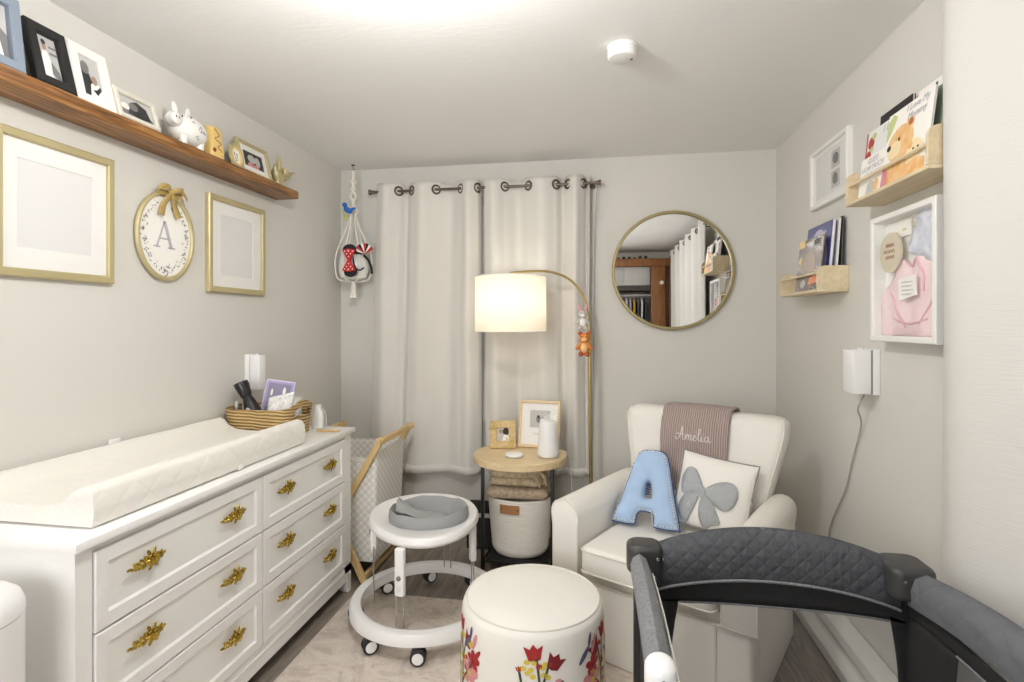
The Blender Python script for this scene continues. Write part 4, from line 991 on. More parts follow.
EM = [RED, PINK, YEL, OLIVE, PURP, mat('deep_red_thread', '7E1F24', .85)]
def stemline(fn, pts, w_=.0030):
    emb.mi = 3; P_ = cr([(a, b, 0) for a, b in pts], 5); nP = len(P_)
    def at_(u, v):
        k = int(round(v*(nP-1))); t = (P_[min(nP-1, k+1)]-P_[max(0, k-1)]).normalized(); q = P_[k]+Vector((-t.y, t.x, 0))*(u-.5)*2*w_
        return fn(q.x, q.y)
    emb.grid(at_, 1, nP-1)
def tulip(fn, cx, cz, s, a, mi_):
    emb.mi = mi_; ca, sa = cos(a), sin(a)
    shp = [(-.5, 0), (-.62, .5), (-.8, 1.1), (-.3, .85), (0, 1.25), (.3, .85), (.8, 1.1), (.62, .5), (.5, 0), (0, -.15)]
    emb.patch([(cx+s*(x*ca-y*sa), cz+s*(x*sa+y*ca)) for x, y in shp], fn, 1)
def blossom(fn, cx, cz, s, mi_, n=5, cen=2):
    emb.mi = mi_
    for k in range(n): a = 2*pi*k/n+.3; emb.patch(petal(cx+s*.6*cos(a), cz+s*.6*sin(a), s*.5, s*.36, a), fn, 1)
    emb.mi = cen; emb.patch(petal(cx, cz, s*.22, s*.22, 0), lambda x, z: (lambda q: q+(q-Vector((PX, PY, q.z)))*.004)(fn(x, z)), 1)
rnd = random.Random(9)
def bouquet(a0, flip=1):
    f = oncyl(a0, 1.22, .012); z0 = .03
    stemline(f, [(0, z0), (flip*.006, .14), (flip*.005, .22), (flip*-.004, .30)]); stemline(f, [(flip*.004, .15), (flip*-.03, .20), (flip*-.045, .265)]); stemline(f, [(flip*.006, .16), (flip*.035, .20), (flip*.062, .235)]); stemline(f, [(flip*.002, .2), (flip*.018, .25), (flip*.028, .285)])
    stemline(f, [(0, .10), (flip*-.04, .13), (flip*-.06, .17)]); stemline(f, [(0, .09), (flip*.04, .12), (flip*.07, .15)])
    for k in range(46):
        x, z = flip*rnd.uniform(-.06, .065), rnd.uniform(.15, .285)
        emb.mi = 2 if k % 3 else 0; emb.patch(petal(x, z, .0075, .0062, 0, 8), f, 0)
    tulip(f, flip*-.008, .290, .030, .1, 0); tulip(f, flip*.034, .268, .030, -.5*flip, 5)
    blossom(f, flip*.050, .205, .034, 1); blossom(f, flip*-.05, .13, .026, 0); tulip(f, flip*-.045, .262, .010, .2, 0)
for k, a0 in enumerate((R(-79), R(-18), R(-152), R(40), R(100), R(165))):
    emb = MB(); bouquet(a0, 1 if k % 2 == 0 else -1); emb.build('flower_embroidery', EM, pf, ang=80)
def spray(a0):
    f = oncyl(a0, 1.1, .018)
    for x, z, l, a, mi_ in ((0, .335, .020, 1.35, 4), (-.022, .300, .028, .8, 4), (.018, .318, .026, 1.2, 1), (.03, .285, .022, .9, 0)):
        emb.mi = mi_; emb.patch(petal(x, z, l, l*.3, a), f, 1)
    blossom(f, .012, .262, .028, 0, 5, 5)
    emb.mi = 1; emb.patch(petal(.01, .215, .012, .03, 0), f, 1)
for a0 in (R(-36), R(-136), R(60)):
    emb = MB(); spray(a0); emb.build('flower_embroidery', EM, pf, ang=80)

# ------------------------------------------------------------------ armchair (local axes: x to its left-to-right as seen from the front, y to the back)
AC = thing('armchair', 'cream slipcovered armchair with a pleated skirt in the back right corner', 'armchair', (.333, 2.424, 0), R(-28), local=True)
m = MB()
rbox(m, (-.385, -.372, .009), (.385, .30, .302), .025, .006, 5, lambda p: Vector((p.x*(1+.02*(.3-p.z)/.3), p.y*(1+.02*(.3-p.z)/.3), p.z)), 3)
m.build('skirt', CREAM, AC, ang=60)
m = MB()
for x in (-.262, .262): m.box((x-.004, -.3795, .010), (x+.004, -.371, .295))
for y in (-.30, .22):
    for x in (-.389, .382): m.box((x, y-.004, .010), (x+.007, y+.004, .295))
m.build('pleats', CREAM_D, AC)
MB().tube([Vector((x, y, .300)) for x, y in rrect(.388, .336, .03, 6, 0, -.036)], .005, 8, True).build('skirt_piping', CREAM_D, AC)
MB().box((-.28, -.352, .295), (.28, .2, .335)).build('seat_deck', CREAM_D, AC)
for s in (-1, 1):
    def asec(y, k):
        P_ = []
        cx, hw = s*.344, .060*k; top = .617-.010*max(0, (y+.1))
        n = 10
        for q in range(n+1):
            a = pi*q/n; P_.append(Vector((cx+s*.010*sin(a)+(hw+.006)*cos(a), y, top-.066+.066*k*sin(a))))
        P_ += [Vector((cx-hw, y, .50)), Vector((cx-hw, y, .305+.03*(1-k))), Vector((cx+hw, y, .305+.03*(1-k))), Vector((cx+hw, y, .50))]
        return P_
    m = MB(); m.loft([asec(-.388, .86), asec(-.386, .94), asec(-.378, .99), asec(-.365, 1), asec(-.2, 1), asec(0, 1), asec(.15, 1), asec(.255, 1), asec(.268, .9)])
    m.build('arm', CREAM, AC, ang=50)
    MB().tube([p+Vector((0, -.001, 0)) for p in asec(-.384, .955)], .0042, 8, True).build('arm_piping', CREAM_D, AC)
def hw_(z): return .268+(.374-.268)*min(1, max(0, (z-.42)/.45))**.9
def backfn(p):
    z = p.z; q = Vector((p.x*hw_(z)/.385, p.y+.15+.2*(z-.45), z))
    q.z -= .016*(p.x/.385)**2*max(0, (z-.7)/.24)
    q.y -= .012*(1-(p.x/.385)**2)*max(0, 1-abs(z-.68)/.3)*(p.y < .07)
    return q
m = MB(); rbox(m, (-.385, 0, .36), (.385, .145, .945), .05, .045, 7, backfn, 12); m.build('backrest', CREAM, AC, ang=70)
for s in (-1, 1):
    MB().tube([backfn(Vector((s*.372, .012, z))) for z in [.55+k*.0255 for k in range(15)]]+[backfn(Vector((s*.366, .035, .939)))], .0042, 8).build('back_piping', CREAM_D, AC)
m = MB()
def cushfn(p):
    return Vector((p.x, p.y, p.z+.016*(1-(p.x/.27)**2)*(1-((p.y+.12)/.29)**2)*(p.z > .39)))
rbox(m, (-.266, -.402, .338), (.266, .148, .448), .03, .022, 5, cushfn, 2); m.build('seat_cushion', CREAM, AC, ang=70)
for z, k in ((.436, .001), (.350, .001)):
    MB().tube([Vector((x, y, z)) for x, y in rrect(.2665, .2755, .03, 6, 0, -.127)], .0042, 8, True).build('cushion_piping', CREAM_D, AC)
# mauve throw over the back, with a stitched name
ACM = Matrix.Translation((.333, 2.424, 0)) @ Matrix.Rotation(R(-28), 4, 'Z')
tw = thing('knit_throw', 'mauve ribbed knit throw with a white stitched name draped over the armchair back', 'throw blanket', (.333, 2.424, 0), R(-28), local=True)
def throwpath():
    P_ = []
    for k in range(16): z = .575+k*.0212; P_.append((.15+.2*(z-.45)-.022-.004*cos(z*30), z))
    P_ += [(.232, .912), (.238, .932), (.252, .949), (.280, .954), (.33, .954), (.372, .950), (.394, .936), (.408, .91)]
    for k in range(8): z = .88-k*.045; P_.append((.15+.2*(z-.45)+.165+.004, z))
    return [Vector((0, a, b)) for a, b in P_]
TP = cr(throwpath(), 3); nT = len(TP)
def thr(u, v, o=0):
    p = TP[min(nT-1, int(round(v*(nT-1))))]
    x = -.012+(u-.5)*(.312-.02*(1-min(1, v*3)))
    q = Vector((x, p.y+.0025*noise.noise(Vector((u*4, v*6, 1))), p.z-.016*(x/.385)**2*(p.z > .8)-(.012*(u-.5)*(v < .05))))
    return q+Vector((0, -o, 0))
MB().grid(thr, 60, nT-1).build('knit_cloth', MAUVE, tw, ang=85, solid=.008)
def thz(x, z, o=.0075):
    y = .15+.2*(z-.45)-.022-.004*cos(z*30); return Vector((x, y-o, z))
nm = MB()
def strokes(lst, sx, sz, ox, oz, w_=.0017):
    for st_ in lst:
        P_ = cr([(a, b, 0) for a, b in st_], 7)
        nm.tube([thz(ox+p.x*sx, oz+p.y*sz) for p in P_], [w_*(.75+.5*abs(sin(3*i/len(P_)))) for i in range(len(P_))], 6)
script = [
 [(.05, .28), (-.02, .12), (.10, -.02), (.28, .18), (.42, .62), (.50, 1.12), (.53, .95), (.54, .5), (.58, .08), (.66, .02), (.74, .16)], [(.04, .42), (.2, .52), (.45, .46), (.68, .50)],
 [(.74, .16), (.82, .48), (.83, .25), (.83, .02)], [(.83, .2), (.95, .48), (1.02, .38), (1.01, .02)], [(1.01, .2), (1.13, .48), (1.20, .38), (1.19, .1), (1.27, .02), (1.36, .14)],
 [(1.36, .14), (1.50, .30), (1.53, .44), (1.45, .48), (1.38, .30), (1.42, .06), (1.54, .02), (1.66, .18)],
 [(1.66, .18), (1.84, .62), (1.90, .98), (1.82, 1.06), (1.76, .8), (1.76, .3), (1.82, .03), (1.93, .12)],
 [(1.93, .12), (2.00, .46), (2.01, .2), (2.06, .03), (2.16, .10)], [(2.03, .66), (2.05, .68)],
 [(2.50, .40), (2.38, .48), (2.24, .34), (2.24, .10), (2.34, .02), (2.46, .20), (2.52, .46), (2.52, .2), (2.58, .02), (2.68, .10), (2.72, .2)]]
strokes(script, .0605, .052, -.092, .806)
nm.build('stitched_name', WHITEC, tw, ang=80, label='white stitched script name')

# blue letter cushion (outline with a small hole, puffed)
lc = thing('letter_cushion', 'light blue plush cushion shaped like the letter A on the armchair seat', 'cushion', (0, 0, 0), local=True)
lc.matrix_basis = ACM @ Matrix.Translation((-.122, -.082, .474)) @ Matrix.Rotation(R(4), 4, 'Z') @ Matrix.Rotation(R(-27), 4, 'X') @ Matrix.Rotation(R(-3), 4, 'Y')
outline = [(-.158, .004), (-.150, -.004), (-.060, -.004), (-.052, .012), (-.044, .046), (-.022, .058), (.012, .058), (.034, .046), (.040, .008), (.050, -.006), (.146, -.006), (.156, .006), (.118, .150), (.082, .300), (.062, .336), (.036, .348), (-.034, .348), (-.062, .334), (-.082, .290), (-.122, .140)]
holeo = [(-.014, .128), (.018, .128), (.004, .195)]
LK = .93
outline = [(a*LK, b*LK) for a, b in outline]; holeo = [(a*LK, b*LK) for a, b in holeo]
cu = bpy.data.curves.new('letter', 'CURVE'); cu.dimensions = '2D'; cu.fill_mode = 'BOTH'
RND = []
for pts in (outline, holeo):
    P_ = cr([(a, b, 0) for a, b in pts], 4, True); RND.append(P_); sp = cu.splines.new('POLY'); sp.points.add(len(P_)-1); sp.use_cyclic_u = True
    for q, p in zip(sp.points, P_): q.co = (p.x, p.y, 0, 1)
co = bpy.data.objects.new('letter', cu); COL.objects.link(co); bpy.context.view_layer.update()
me = bpy.data.meshes.new_from_object(co.evaluated_get(bpy.context.evaluated_depsgraph_get())); bpy.data.objects.remove(co); bpy.data.curves.remove(cu)
b2 = bmesh.new(); b2.from_mesh(me); bmesh.ops.remove_doubles(b2, verts=b2.verts[:], dist=1e-6); bmesh.ops.triangulate(b2, faces=b2.faces[:])
for _ in range(4):
    bmesh.ops.subdivide_edges(b2, edges=[e for e in b2.edges if e.calc_length() > .016], cuts=1, use_grid_fill=True); bmesh.ops.triangulate(b2, faces=b2.faces[:])
    bmesh.ops.beautify_fill(b2, faces=b2.faces[:], edges=[e for e in b2.edges if not e.is_boundary])
def edist(p):
    d = 9
    for L_ in RND:
        for k in range(len(L_)):
            a, b = L_[k-1], L_[k]; ab = b-a; t = max(0, min(1, (p-a).dot(ab)/max(ab.length_squared, 1e-12))); d = min(d, (a+ab*t-p).length)
    return d
m = MB()
th_ = {v: .044*sqrt(1-(1-min(1, edist(v.co)/.042))**2)*(1+.25*noise.noise(v.co*22)) for v in b2.verts}
for sg in (-1, 1):
    mp = {v: m.v((v.co.x, sg*th_[v], v.co.y)) for v in b2.verts}
    for f in b2.faces: m.f([mp[v] for v in f.verts])
b2.free()
m.build('cushion_body', BLUEF, lc, ang=85, weld=True)
def beads(name, pts, y, r, mt, step):
    m = MB(); P_ = cr([(a, b, 0) for a, b in pts], 12, True); acc = 0; last = P_[0]
    for p in P_[1:]+[P_[0]]:
        acc += (p-last).length; last = p
        if acc >= step: acc = 0; m.sph((p.x*.94, y, .17*LK+(p.y-.17*LK)*.955), r, 6, 4)
    m.build(name, mt, lc)
beads('white_stitching', outline, -.0270, .0034, WHITEC, .0115)
m = MB(); m.tube([(p.x*1.004, 0, .17*LK+(p.y-.17*LK)*1.004) for p in cr([(a, b, 0) for a, b in outline], 5, True)], .0035, 6, True); m.build('edge_piping', NAVYST, lc)
m = MB()
for k in range(5): m.box((-.008, -.030, .126+k*.0105), (.010, -.004, .130+k*.0105), .001)
m.build('hole_stitching', NAVYST, lc)

# white cushion with a grey bow
wc = thing('bow_cushion', 'square white cushion with a grey bow on the armchair beside the blue letter', 'cushion', (0, 0, 0), local=True)
wc.matrix_basis = ACM @ Matrix.Translation((.106, .018, .468)) @ Matrix.Rotation(R(7), 4, 'Z') @ Matrix.Rotation(R(-22), 4, 'X') @ Matrix.Rotation(R(7), 4, 'Y')
HS = .158
def pill(u, v, s):
    a, b = 2*u-1, 2*v-1
    e = (1-abs(a)**2.4)*(1-abs(b)**2.4); pin = 1-.055*(1-abs(a*b)); 
    x = a*HS*(1-.05*(1-b*b)*abs(a)**3); z = b*HS*(1-.05*(1-a*a)*abs(b)**3)
    return Vector((x, s*.047*max(0, e)**.55+.003*noise.noise(Vector((a*2, b*2, s))), HS+z))
m = MB(); m.grid(lambda u, v: pill(u, v, -1), 30, 30).grid(lambda u, v: pill(u, v, 1), 30, 30)
m.build('cushion_body', WHITEC, wc, ang=80, weld=True)
edge = [pill(t, 0, 1) for t in [k/20 for k in range(20)]]+[pill(1, t, 1) for t in [k/20 for k in range(20)]]+[pill(1-t, 1, 1) for t in [k/20 for k in range(20)]]+[pill(0, 1-t, 1) for t in [k/20 for k in range(20)]]
MB().tube([Vector((p.x*1.005, 0, HS+(p.z-HS)*1.005)) for p in edge], .0035, 6, True).build('piping', GREYPIPE, wc)
def onp(x, z):
    p = pill(min(1, max(0, x/2+.5)), min(1, max(0, z/2+.5)), -1); return p+Vector((0, -.005, 0))
m = MB()
def blob(pts): m.patch([(p.x, p.y) for p in cr([(a*.92-.02, b*.90-.15, 0) for a, b in pts], 5, True)], onp, 2)
blob([(-.24, .22), (-.36, .50), (-.58, .76), (-.80, .74), (-.92, .48), (-.90, .16), (-.80, -.06), (-.55, .00), (-.34, .06)])
blob([(-.16, .22), (.10, .46), (.42, .58), (.66, .50), (.74, .22), (.66, -.08), (.48, -.26), (.20, -.20), (-.10, .02)])
blob([(-.32, .04), (-.55, .00), (-.76, -.10), (-.86, -.40), (-.80, -.66), (-.58, -.92), (-.46, -.66), (-.36, -.30)])
blob([(-.20, .02), (.02, -.06), (.20, -.26), (.34, -.52), (.38, -.68), (.16, -.80), (-.04, -.95), (-.20, -.66), (-.26, -.28)])
blob([(-.20, .26), (-.12, .10), (-.18, -.04), (-.32, -.02), (-.38, .12), (-.32, .26)])
m.build('bow_applique', GREYF, wc, ang=80, solid=.004, label='grey boucle bow applique')

# ------------------------------------------------------------------ playard in the foreground
pl = thing('playard', 'dark grey playard with arched quilted end rail and mesh sides in the right foreground', 'playard', (.45, 1.1, 0))
YF, YN, XL, XR = 1.58, .56, .105, .795
def zt_(x):
    u = (x-XL)/(XR-XL); return .708+.080*(1-(2*u-1)**2)**1.0
m = MB(); rings = []
for k in range(61):
    x = .150+(.772-.150)*k/60; u = (x-XL)/(XR-XL); z = zt_(x); lo = .585+.066*(1-(2*u-1)**2)**.8
    e = .6+.4*min(1, min(k, 60-k)/4)
    n1 = lambda j: .004*noise.noise(Vector((x*14, j*1.7, 3)))
    rings.append([(x, YF-.028*e+n1(0), lo), (x, YF-.036*e+n1(1), lo+.03), (x, YF-.036*e+n1(2), (lo+z)/2), (x, YF-.033*e+n1(3), z-.03), (x, YF-.020*e, z-.007), (x, YF, z), (x, YF+.020*e, z-.007), (x, YF+.033*e, z-.03), (x, YF+.034*e, lo+.03), (x, YF+.024*e, lo), (x, YF+.018, lo+.01), (x, YF-.018, lo+.01)])
m.loft(rings); m.build('end_rail_cover', QDARK, pl, ang=60, label='dark quilted arched rail cover')
m = MB()
m.tube([(x, YF-.034, .584+.066*(1-(2*(x-XL)/(XR-XL)-1)**2)**.8+.004) for x in [.152+.0102*k for k in range(61)]], .004, 6).build('cover_piping', HEATH, pl)
# right side rail cover (quilted) and left side rail cover (heather)
def rail(name, X, mt, hw, dz, lo_in, lo_out, y0, y1, n=40):
    m = MB(); rings = []
    for k in range(n+1):
        y = y0+(y1-y0)*k/n; u = (y-YN)/(YF-YN); z = .706+.055*(1-(2*u-1)**2)
        n1 = .003*noise.noise(Vector((X*9, y*13, 1)))
        s = 1 if X > .4 else -1
        rings.append([(X-s*hw+n1, y, z-lo_in), (X-s*(hw+.004)+n1, y, z-lo_in*.5), (X-s*hw*.8, y, z-.012), (X, y, z), (X+s*hw*.8, y, z-.012), (X+s*(hw+.002), y, z-lo_out*.5), (X+s*hw, y, z-lo_out), (X, y, z-min(lo_in, lo_out)+.012)])
    m.loft(rings); return m.build(name, mt, pl, ang=60)
rail('side_rail_cover', XR+.003, QSIDE, .034, 0, .085, .075, 1.515, YN+.05)
rail('side_rail_cover', XL-.004, HEATH, .022, 0, .062, .062, 1.515, YN+.05)
m = MB(); rings = []
rbox(m, (XL+.05, YN-.034, .62), (XR-.05, YN+.034, .74), .03, .03, 5); m.build('end_rail_cover', QDARK, pl)
m = MB(); m.tube([(XL+.030, y, .706+.055*(1-(2*(y-YN)/(YF-YN)-1)**2)-.052) for y in [1.51-.02*k for k in range(44)]], .0025, 6); m.build('white_piping', WHITEC, pl)
for X in (XL, XR):
    for Y in (YF, YN):
        s, q = (1 if X > .4 else -1), (1 if Y > 1 else -1); inx, iny = -s, -q
        m = MB()
        def capfn(p, s=s, q=q, X=X, Y=Y):
            return p
        ex, ey = (.062, .05) if s < 0 else (.072, .085)
        rbox(m, (min(X+s*.036, X-s*ex), min(Y+q*.036, Y-q*ey), .646), (max(X+s*.036, X-s*ex), max(Y+q*.036, Y-q*ey), .731), .030, .017, 6)
        c_ = m.build('corner_cap', DKPLAS, pl, ang=60)
        m = MB(); m.tube([(X, Y, .66), (X, Y, .03)], .017, 12); m.build('corner_post', BLKMET, pl)
        m = MB(); rbox(m, (X-.024, Y-.024, .0085), (X+.024, Y+.024, .035), .012, .008); m.build('foot', DKPLAS, pl)
        for t_ in (0, 1):
            m = MB()
            if t_ == 0: m.lathe([(.0045, -.001), (.0045, .0015), (.003, .0022)] if q < 0 else [(.0045, .001), (.0045, -.0015), (.003, -.0022)], (X-s*.046, Y-q*ey-q*.0005, .700), 12, 'Y')
            else: m.lathe([(.0045, .001), (.0045, -.0015), (.003, -.0022)] if s > 0 else [(.0045, -.001), (.0045, .0015), (.003, .0022)], (X-s*ex-s*.0005, Y-q*.03, .692), 12, 'X')
            m.build('rivet', STEEL, c_)
def panel(fixed, val, a0, a1, ztop, wa0, wa1, zw, zlo=.10):
    """fabric side with a mesh window; fixed 'Y' (end) or 'X' (side)"""
    P_ = (lambda a, z, d: (a, val+d, z)) if fixed == 'Y' else (lambda a, z, d: (val+d, a, z))
    m = MB(); n = 24
    def rows(f0, f1): 
        m.grid(lambda u, v: P_(*(lambda a: (a, f0(a)+(f1(a)-f0(a))*v))(a0+(a1-a0)*u), 0), n, 4)
    top_in = lambda a: zw-.02*abs((2*(a-a0)/(a1-a0)-1))**3
    m.grid(lambda u, v: P_(a0+(a1-a0)*u, top_in(a0+(a1-a0)*u)+(ztop(a0+(a1-a0)*u)-top_in(a0+(a1-a0)*u))*v, 0), n, 4)
    def side(e, w_): m.grid(lambda u, v: P_(e+(w_(v)-e)*u, .17+(zw-.17)*v-(.02*(1-u) if v > .99 else 0), 0), 4, 14)
    side(a0, lambda v: wa0-.022*sin(pi*min(1, v))+.0*v); side(a1, lambda v: wa1+.022*sin(pi*min(1, v)))
    m.grid(lambda u, v: P_(a0+(a1-a0)*u, zlo+(.17-zlo)*v, 0), n, 2)
    m.build('side_panel', BLKFAB, pl, ang=80, solid=.004)
    MB().grid(lambda u, v: P_(wa0-.02+(wa1-wa0+.04)*u, .165+(zw-.165-.004)*v, .0005), 8, 8).build('mesh_window', MESHN, pl)
    m = MB(); k_ = [P_(wa0+(wa1-wa0)*t/20, top_in(wa0+(wa1-wa0)*t/20)-.001, -.003 if val > .4 else .003) for t in range(21)]
    m.tube(k_, .003, 6); m.build('window_binding', HEATH, pl)
panel('Y', YF-.012, XL-.012, XR+.012, lambda a: .60+.055*(1-(2*(a-XL)/(XR-XL)-1)**2), .212, .748, .578)
panel('Y', YN+.012, XL-.012, XR+.012, lambda a: .64, .212, .69, .578)
panel('X', XR-.006, YN, YF, lambda a: .64, YN+.16, 1.36, .606)
panel('X', XL+.002, YN, YF, lambda a: .66, YN+.16, 1.40, .600)
MB().box((XL+.006, YN+.02, .105), (XR-.014, YF-.02, .135), .008).build('floor_mat', GREYC, pl)
m = MB(); rbox(m, (.072, .925, .705), (.126, .985, .778), .025, .022, 6)
m.build('clip_on_unit', PLASTIC, pl, label='rounded white plastic unit on the left rail')

# ------------------------------------------------------------------ right wall: ledges, books, frames
def ledge(label, yn, yf, z, xf, hend, zr):
    t = thing('book_ledge', label, 'wall shelf', (RX, (yn+yf)/2, z), group='pine book ledges on the right wall')
    MB().box((xf, yn, z), (RX-.001, yf, z+.012), .002).build('ledge_board', PINE, t)
    for y0, y1 in ((yn, yn+.012), (yf-.012, yf)):
        P_ = [(xf, z+.012), (RX-.001, z+.012), (RX-.001, z+hend)] + [(xf+.03*(1-sin(k*pi/12)), z+hend-.03*(1-cos(k*pi/12))) for k in range(7)]
        MB().prism(P_, lambda x, zz, y: (x, y, zz), y0, y1).build('end_panel', PINE, t, bevel=.0015)
    MB().tube([(xf+.010, yn+.010, zr), (xf+.010, yf-.010, zr)], .0062, 12).build('front_rail', PINE, t)
    return t
ledge('upper pine book ledge on the right wall, partly behind the curtain edge', 1.655, 2.168, 1.776, .885, .122, 1.850)
ledge('lower pine book ledge on the right wall near the corner', 2.443, 2.930, 1.481, .890, .110, 1.563)
def book(label, yl, yr, z, xfront, h, th_, lean, cm, pm, shapes=(), art=(), texts=(), group=None, spine=True):
    w_ = yl-yr; t = thing('book', label, 'book', (0, 0, 0), local=True, group=group)
    t.matrix_basis = onright((yl+yr)/2, z+.0008+th_*sin(R(lean)), xfront, R(-lean))
    m = MB(); c = .0018
    m.box((-w_/2, 0, 0), (w_/2, c, h)).box((-w_/2, th_-c, 0), (w_/2, th_, h)).box((-w_/2, c, 0), (-w_/2+c, th_-c, h))
    m.build('cover', cm, t, smooth=False)
    MB().box((-w_/2+c, c, .003), (w_/2-.003, th_-c, h-.003)).build('pages', pm, t, smooth=False)
    if shapes:
        m = MB()
        for k, (mi_, pts) in enumerate(shapes):
            m.mi = mi_; yy = -.0003-.00016*k
            m.patch([(-w_/2+w_*max(0, min(1, px)), h*max(0, min(1, pz))) for px, pz in pts], lambda a, b: (a, yy, b), 0)
        m.build('cover_art', list(art), t, smooth=False)
    for txt, size, x, zz, mt, sh_ in texts:
        MB().text(txt, size, ((x-.5)*w_, -.0028, zz*h), Matrix(((1, 0, 0), (0, 0, 1), (0, 1, 0))), 'CENTER', sh_, .0003, .95).build('title', mt, t, smooth=False)
    return t
UB = 1.7885
G1 = 'books on the upper pine ledge'
bearart = [(4, [(0, .62), (.12, .74), (.22, .92), (.12, .98), (0, .90)]), (0, ell(.36, .52, .30, .24)), (0, ell(.55, .72, .09, .08)), (1, ell(.56, .73, .05, .045)), (2, ell(.24, .46, .16, .12)), (3, ell(.10, .52, .05, .04)), (3, ell(.33, .58, .025, .025)), (0, [(.05, 0), (.55, 0), (.6, .3), (.3, .36), (.08, .28)]), (2, ell(.72, .30, .17, .16)), (0, ell(.62, .40, .05, .05)), (3, ell(.70, .33, .02, .02)), (3, ell(.80, .33, .02, .02)), (0, [(.5, 0), (.98, 0), (.96, .16), (.75, .2), (.55, .15)]), (5, [(0, 0), (.16, 0), (.14, .2), (.02, .28)])]
book('white picture book with a large bear cover, frontmost on the upper ledge', 1.949, 1.700, UB, .902, .236, .006, 7, PAPER, GREYPAPER, bearart, (BEAR, BEARD, BEARL, DARKP, LEAFP, ROSEP), (('I Love My\nMommy', .030, .68, .885, GREYTXT, .25),), G1)
book('small white book with grey lettering, frontmost at the far end of the upper ledge', 2.118, 1.937, UB, .906, .140, .012, 6, PAPER, GREYPAPER, [(0, [(.3, .05), (.62, .05), (.6, .3), (.45, .36), (.34, .28)]), (1, ell(.68, .2, .1, .15))], (LITP, BEAR), (('GUESS\nHOW MUCH\nI LOVE YOU', .026, .5, .80, GREYTXT, .12),), G1)
book('pale book with red fruit on its cover behind the small white book', 2.150, 1.962, UB, .928, .246, .010, 6, GREYPAPER, PAPER, [(1, [(0, 0), (.05, 0), (.05, 1), (0, 1)]), (1, ell(.2, .82, .12, .09)), (1, ell(.14, .64, .1, .08)), (0, ell(.3, .9, .08, .05)), (0, ell(.25, .72, .07, .04))], (LEAFP, REDB), (('I Lo', .038, .80, .86, GREYTXT, .25),), G1)
book('dark book rising behind the other books at the middle of the upper ledge', 2.10, 1.90, UB, .958, .290, .010, 3, BLACK, PAPER, [(0, [(.15, .8), (.8, .8), (.8, .82), (.15, .82)])], (MIDP,), (), G1)
book('green-backed white book directly behind the bear book on the upper ledge', 1.945, 1.703, UB, .932, .240, .010, 5, GREENB, PAPER, (), (), (), G1)
book('tall pale book with red and black drawings, behind the bear book', 1.955, 1.705, UB, .974, .288, .008, 2, PAPER, PAPER, [(0, [(.16, .86), (.26, .95), (.27, .99), (.2, .93)]), (1, [(.62, .90), (.66, .9), (.67, .97), (.63, .97)]), (1, [(.80, .86), (.86, .86), (.86, .99), (.81, .99)]), (1, ell(.95, .92, .04, .06))], (REDB, DARKP), (), G1)
LB = 1.4935
G2 = 'books on the lower pine ledge'
book('glossy brown book frontmost on the lower ledge', 2.752, 2.470, LB, .903, .236, .006, 6, BRNB, PAPER, [(0, [(0, .86), (.26, .86), (.24, 1), (0, 1)]), (1, [(.62, .80), (.97, .80), (.97, .95), (.62, .95)]), (2, ell(.5, .5, .28, .26)), (3, [(.55, .10), (.98, .14), (.98, .30), (.6, .24)]), (1, ell(.34, .14, .12, .08)), (0, ell(.14, .6, .06, .08))], (YELC, LITP, mat('gloss_tan_print', '9C8672', .15), mat('orange_print', 'D97A33', .4)), (('KISS', .036, .79, .845, DARKP, 0),), G2)
book('indigo picture book with a white glow, behind the brown book on the lower ledge', 2.735, 2.462, LB, .932, .292, .016, 5, NAVY, PAPER, [(0, ell(.5, .45, .40, .48, 24)), (1, ell(.5, .42, .32, .40, 24)), (1, ell(.76, .86, .03, .025)), (2, [(.6, 0), (1, 0), (1, .2), (.8, .3)])], (LAVL, PAPER, LAV), (), G2)
book('thin white book leaning behind the indigo book on the lower ledge', 2.72, 2.462, LB, .962, .300, .008, 4, PAPER, GREYPAPER, (), (), (), G2)
book('tall dark-backed white book against the wall on the lower ledge', 2.70, 2.458, LB, .984, .305, .006, 2, DARKP, PAPER, (), (), (), G2)

framed('framed_photo', 'white frame with two small black-and-white pictures above the lower ledge', 'photo frame', onright(2.608, 1.886), .405, .274, .020, .024, WHFR, .02, [(0, [(0, 0), (1, 0), (1, 1), (0, 1)]), (1, [(.54, .54), (.80, .54), (.80, .92), (.54, .92)]), (2, ell(.67, .74, .09, .12)), (3, ell(.7, .68, .05, .06)), (1, [(.54, .10), (.80, .10), (.80, .48), (.54, .48)]), (2, ell(.66, .30, .08, .13)), (3, ell(.69, .24, .05, .06))], (GREYPAPER, LITP, MIDP, MIDP))

# shadow box with baby clothes
sx = thing('shadow_box', 'deep white shadow box with pink baby clothes and a wood disc on the right wall', 'shadow box', (0, 0, 0), local=True)
sx.matrix_basis = onright(1.925, 1.287)
frame_part(sx, .385, .432, .020, .066, WHFR, .003)
MB().box((-.186, -.022, .006), (.186, -.001, .426)).build('backing', PAPER, sx, smooth=False)
SBM = Matrix.Translation((0, -.018, 0))
def slab(m, pts, y0, y1): m.prism(pts, lambda x, z, y: (x, y, z), y0, y1)
m = MB(SBM)
g = [(-.166, .028), (-.06, .022), (.168, .026), (.168, .14), (.160, .215), (.115, .250), (.065, .272), (.035, .245), (-.005, .250), (-.035, .272), (-.075, .250), (-.110, .205), (-.150, .175), (-.168, .14)]
def puff(x, z): return Vector((x, -.012-.010*abs(noise.noise(Vector((x*14, z*14, 2))))-.006*sin(x*30)**2, z))
m.patch([(p.x, p.y) for p in cr([(a, b, 0) for a, b in g], 4, True)], puff, 3)
m.build('pink_sleepsuit', PINKB, sx, ang=85, solid=.004, label='pale pink baby sleepsuit')
m = MB(SBM)
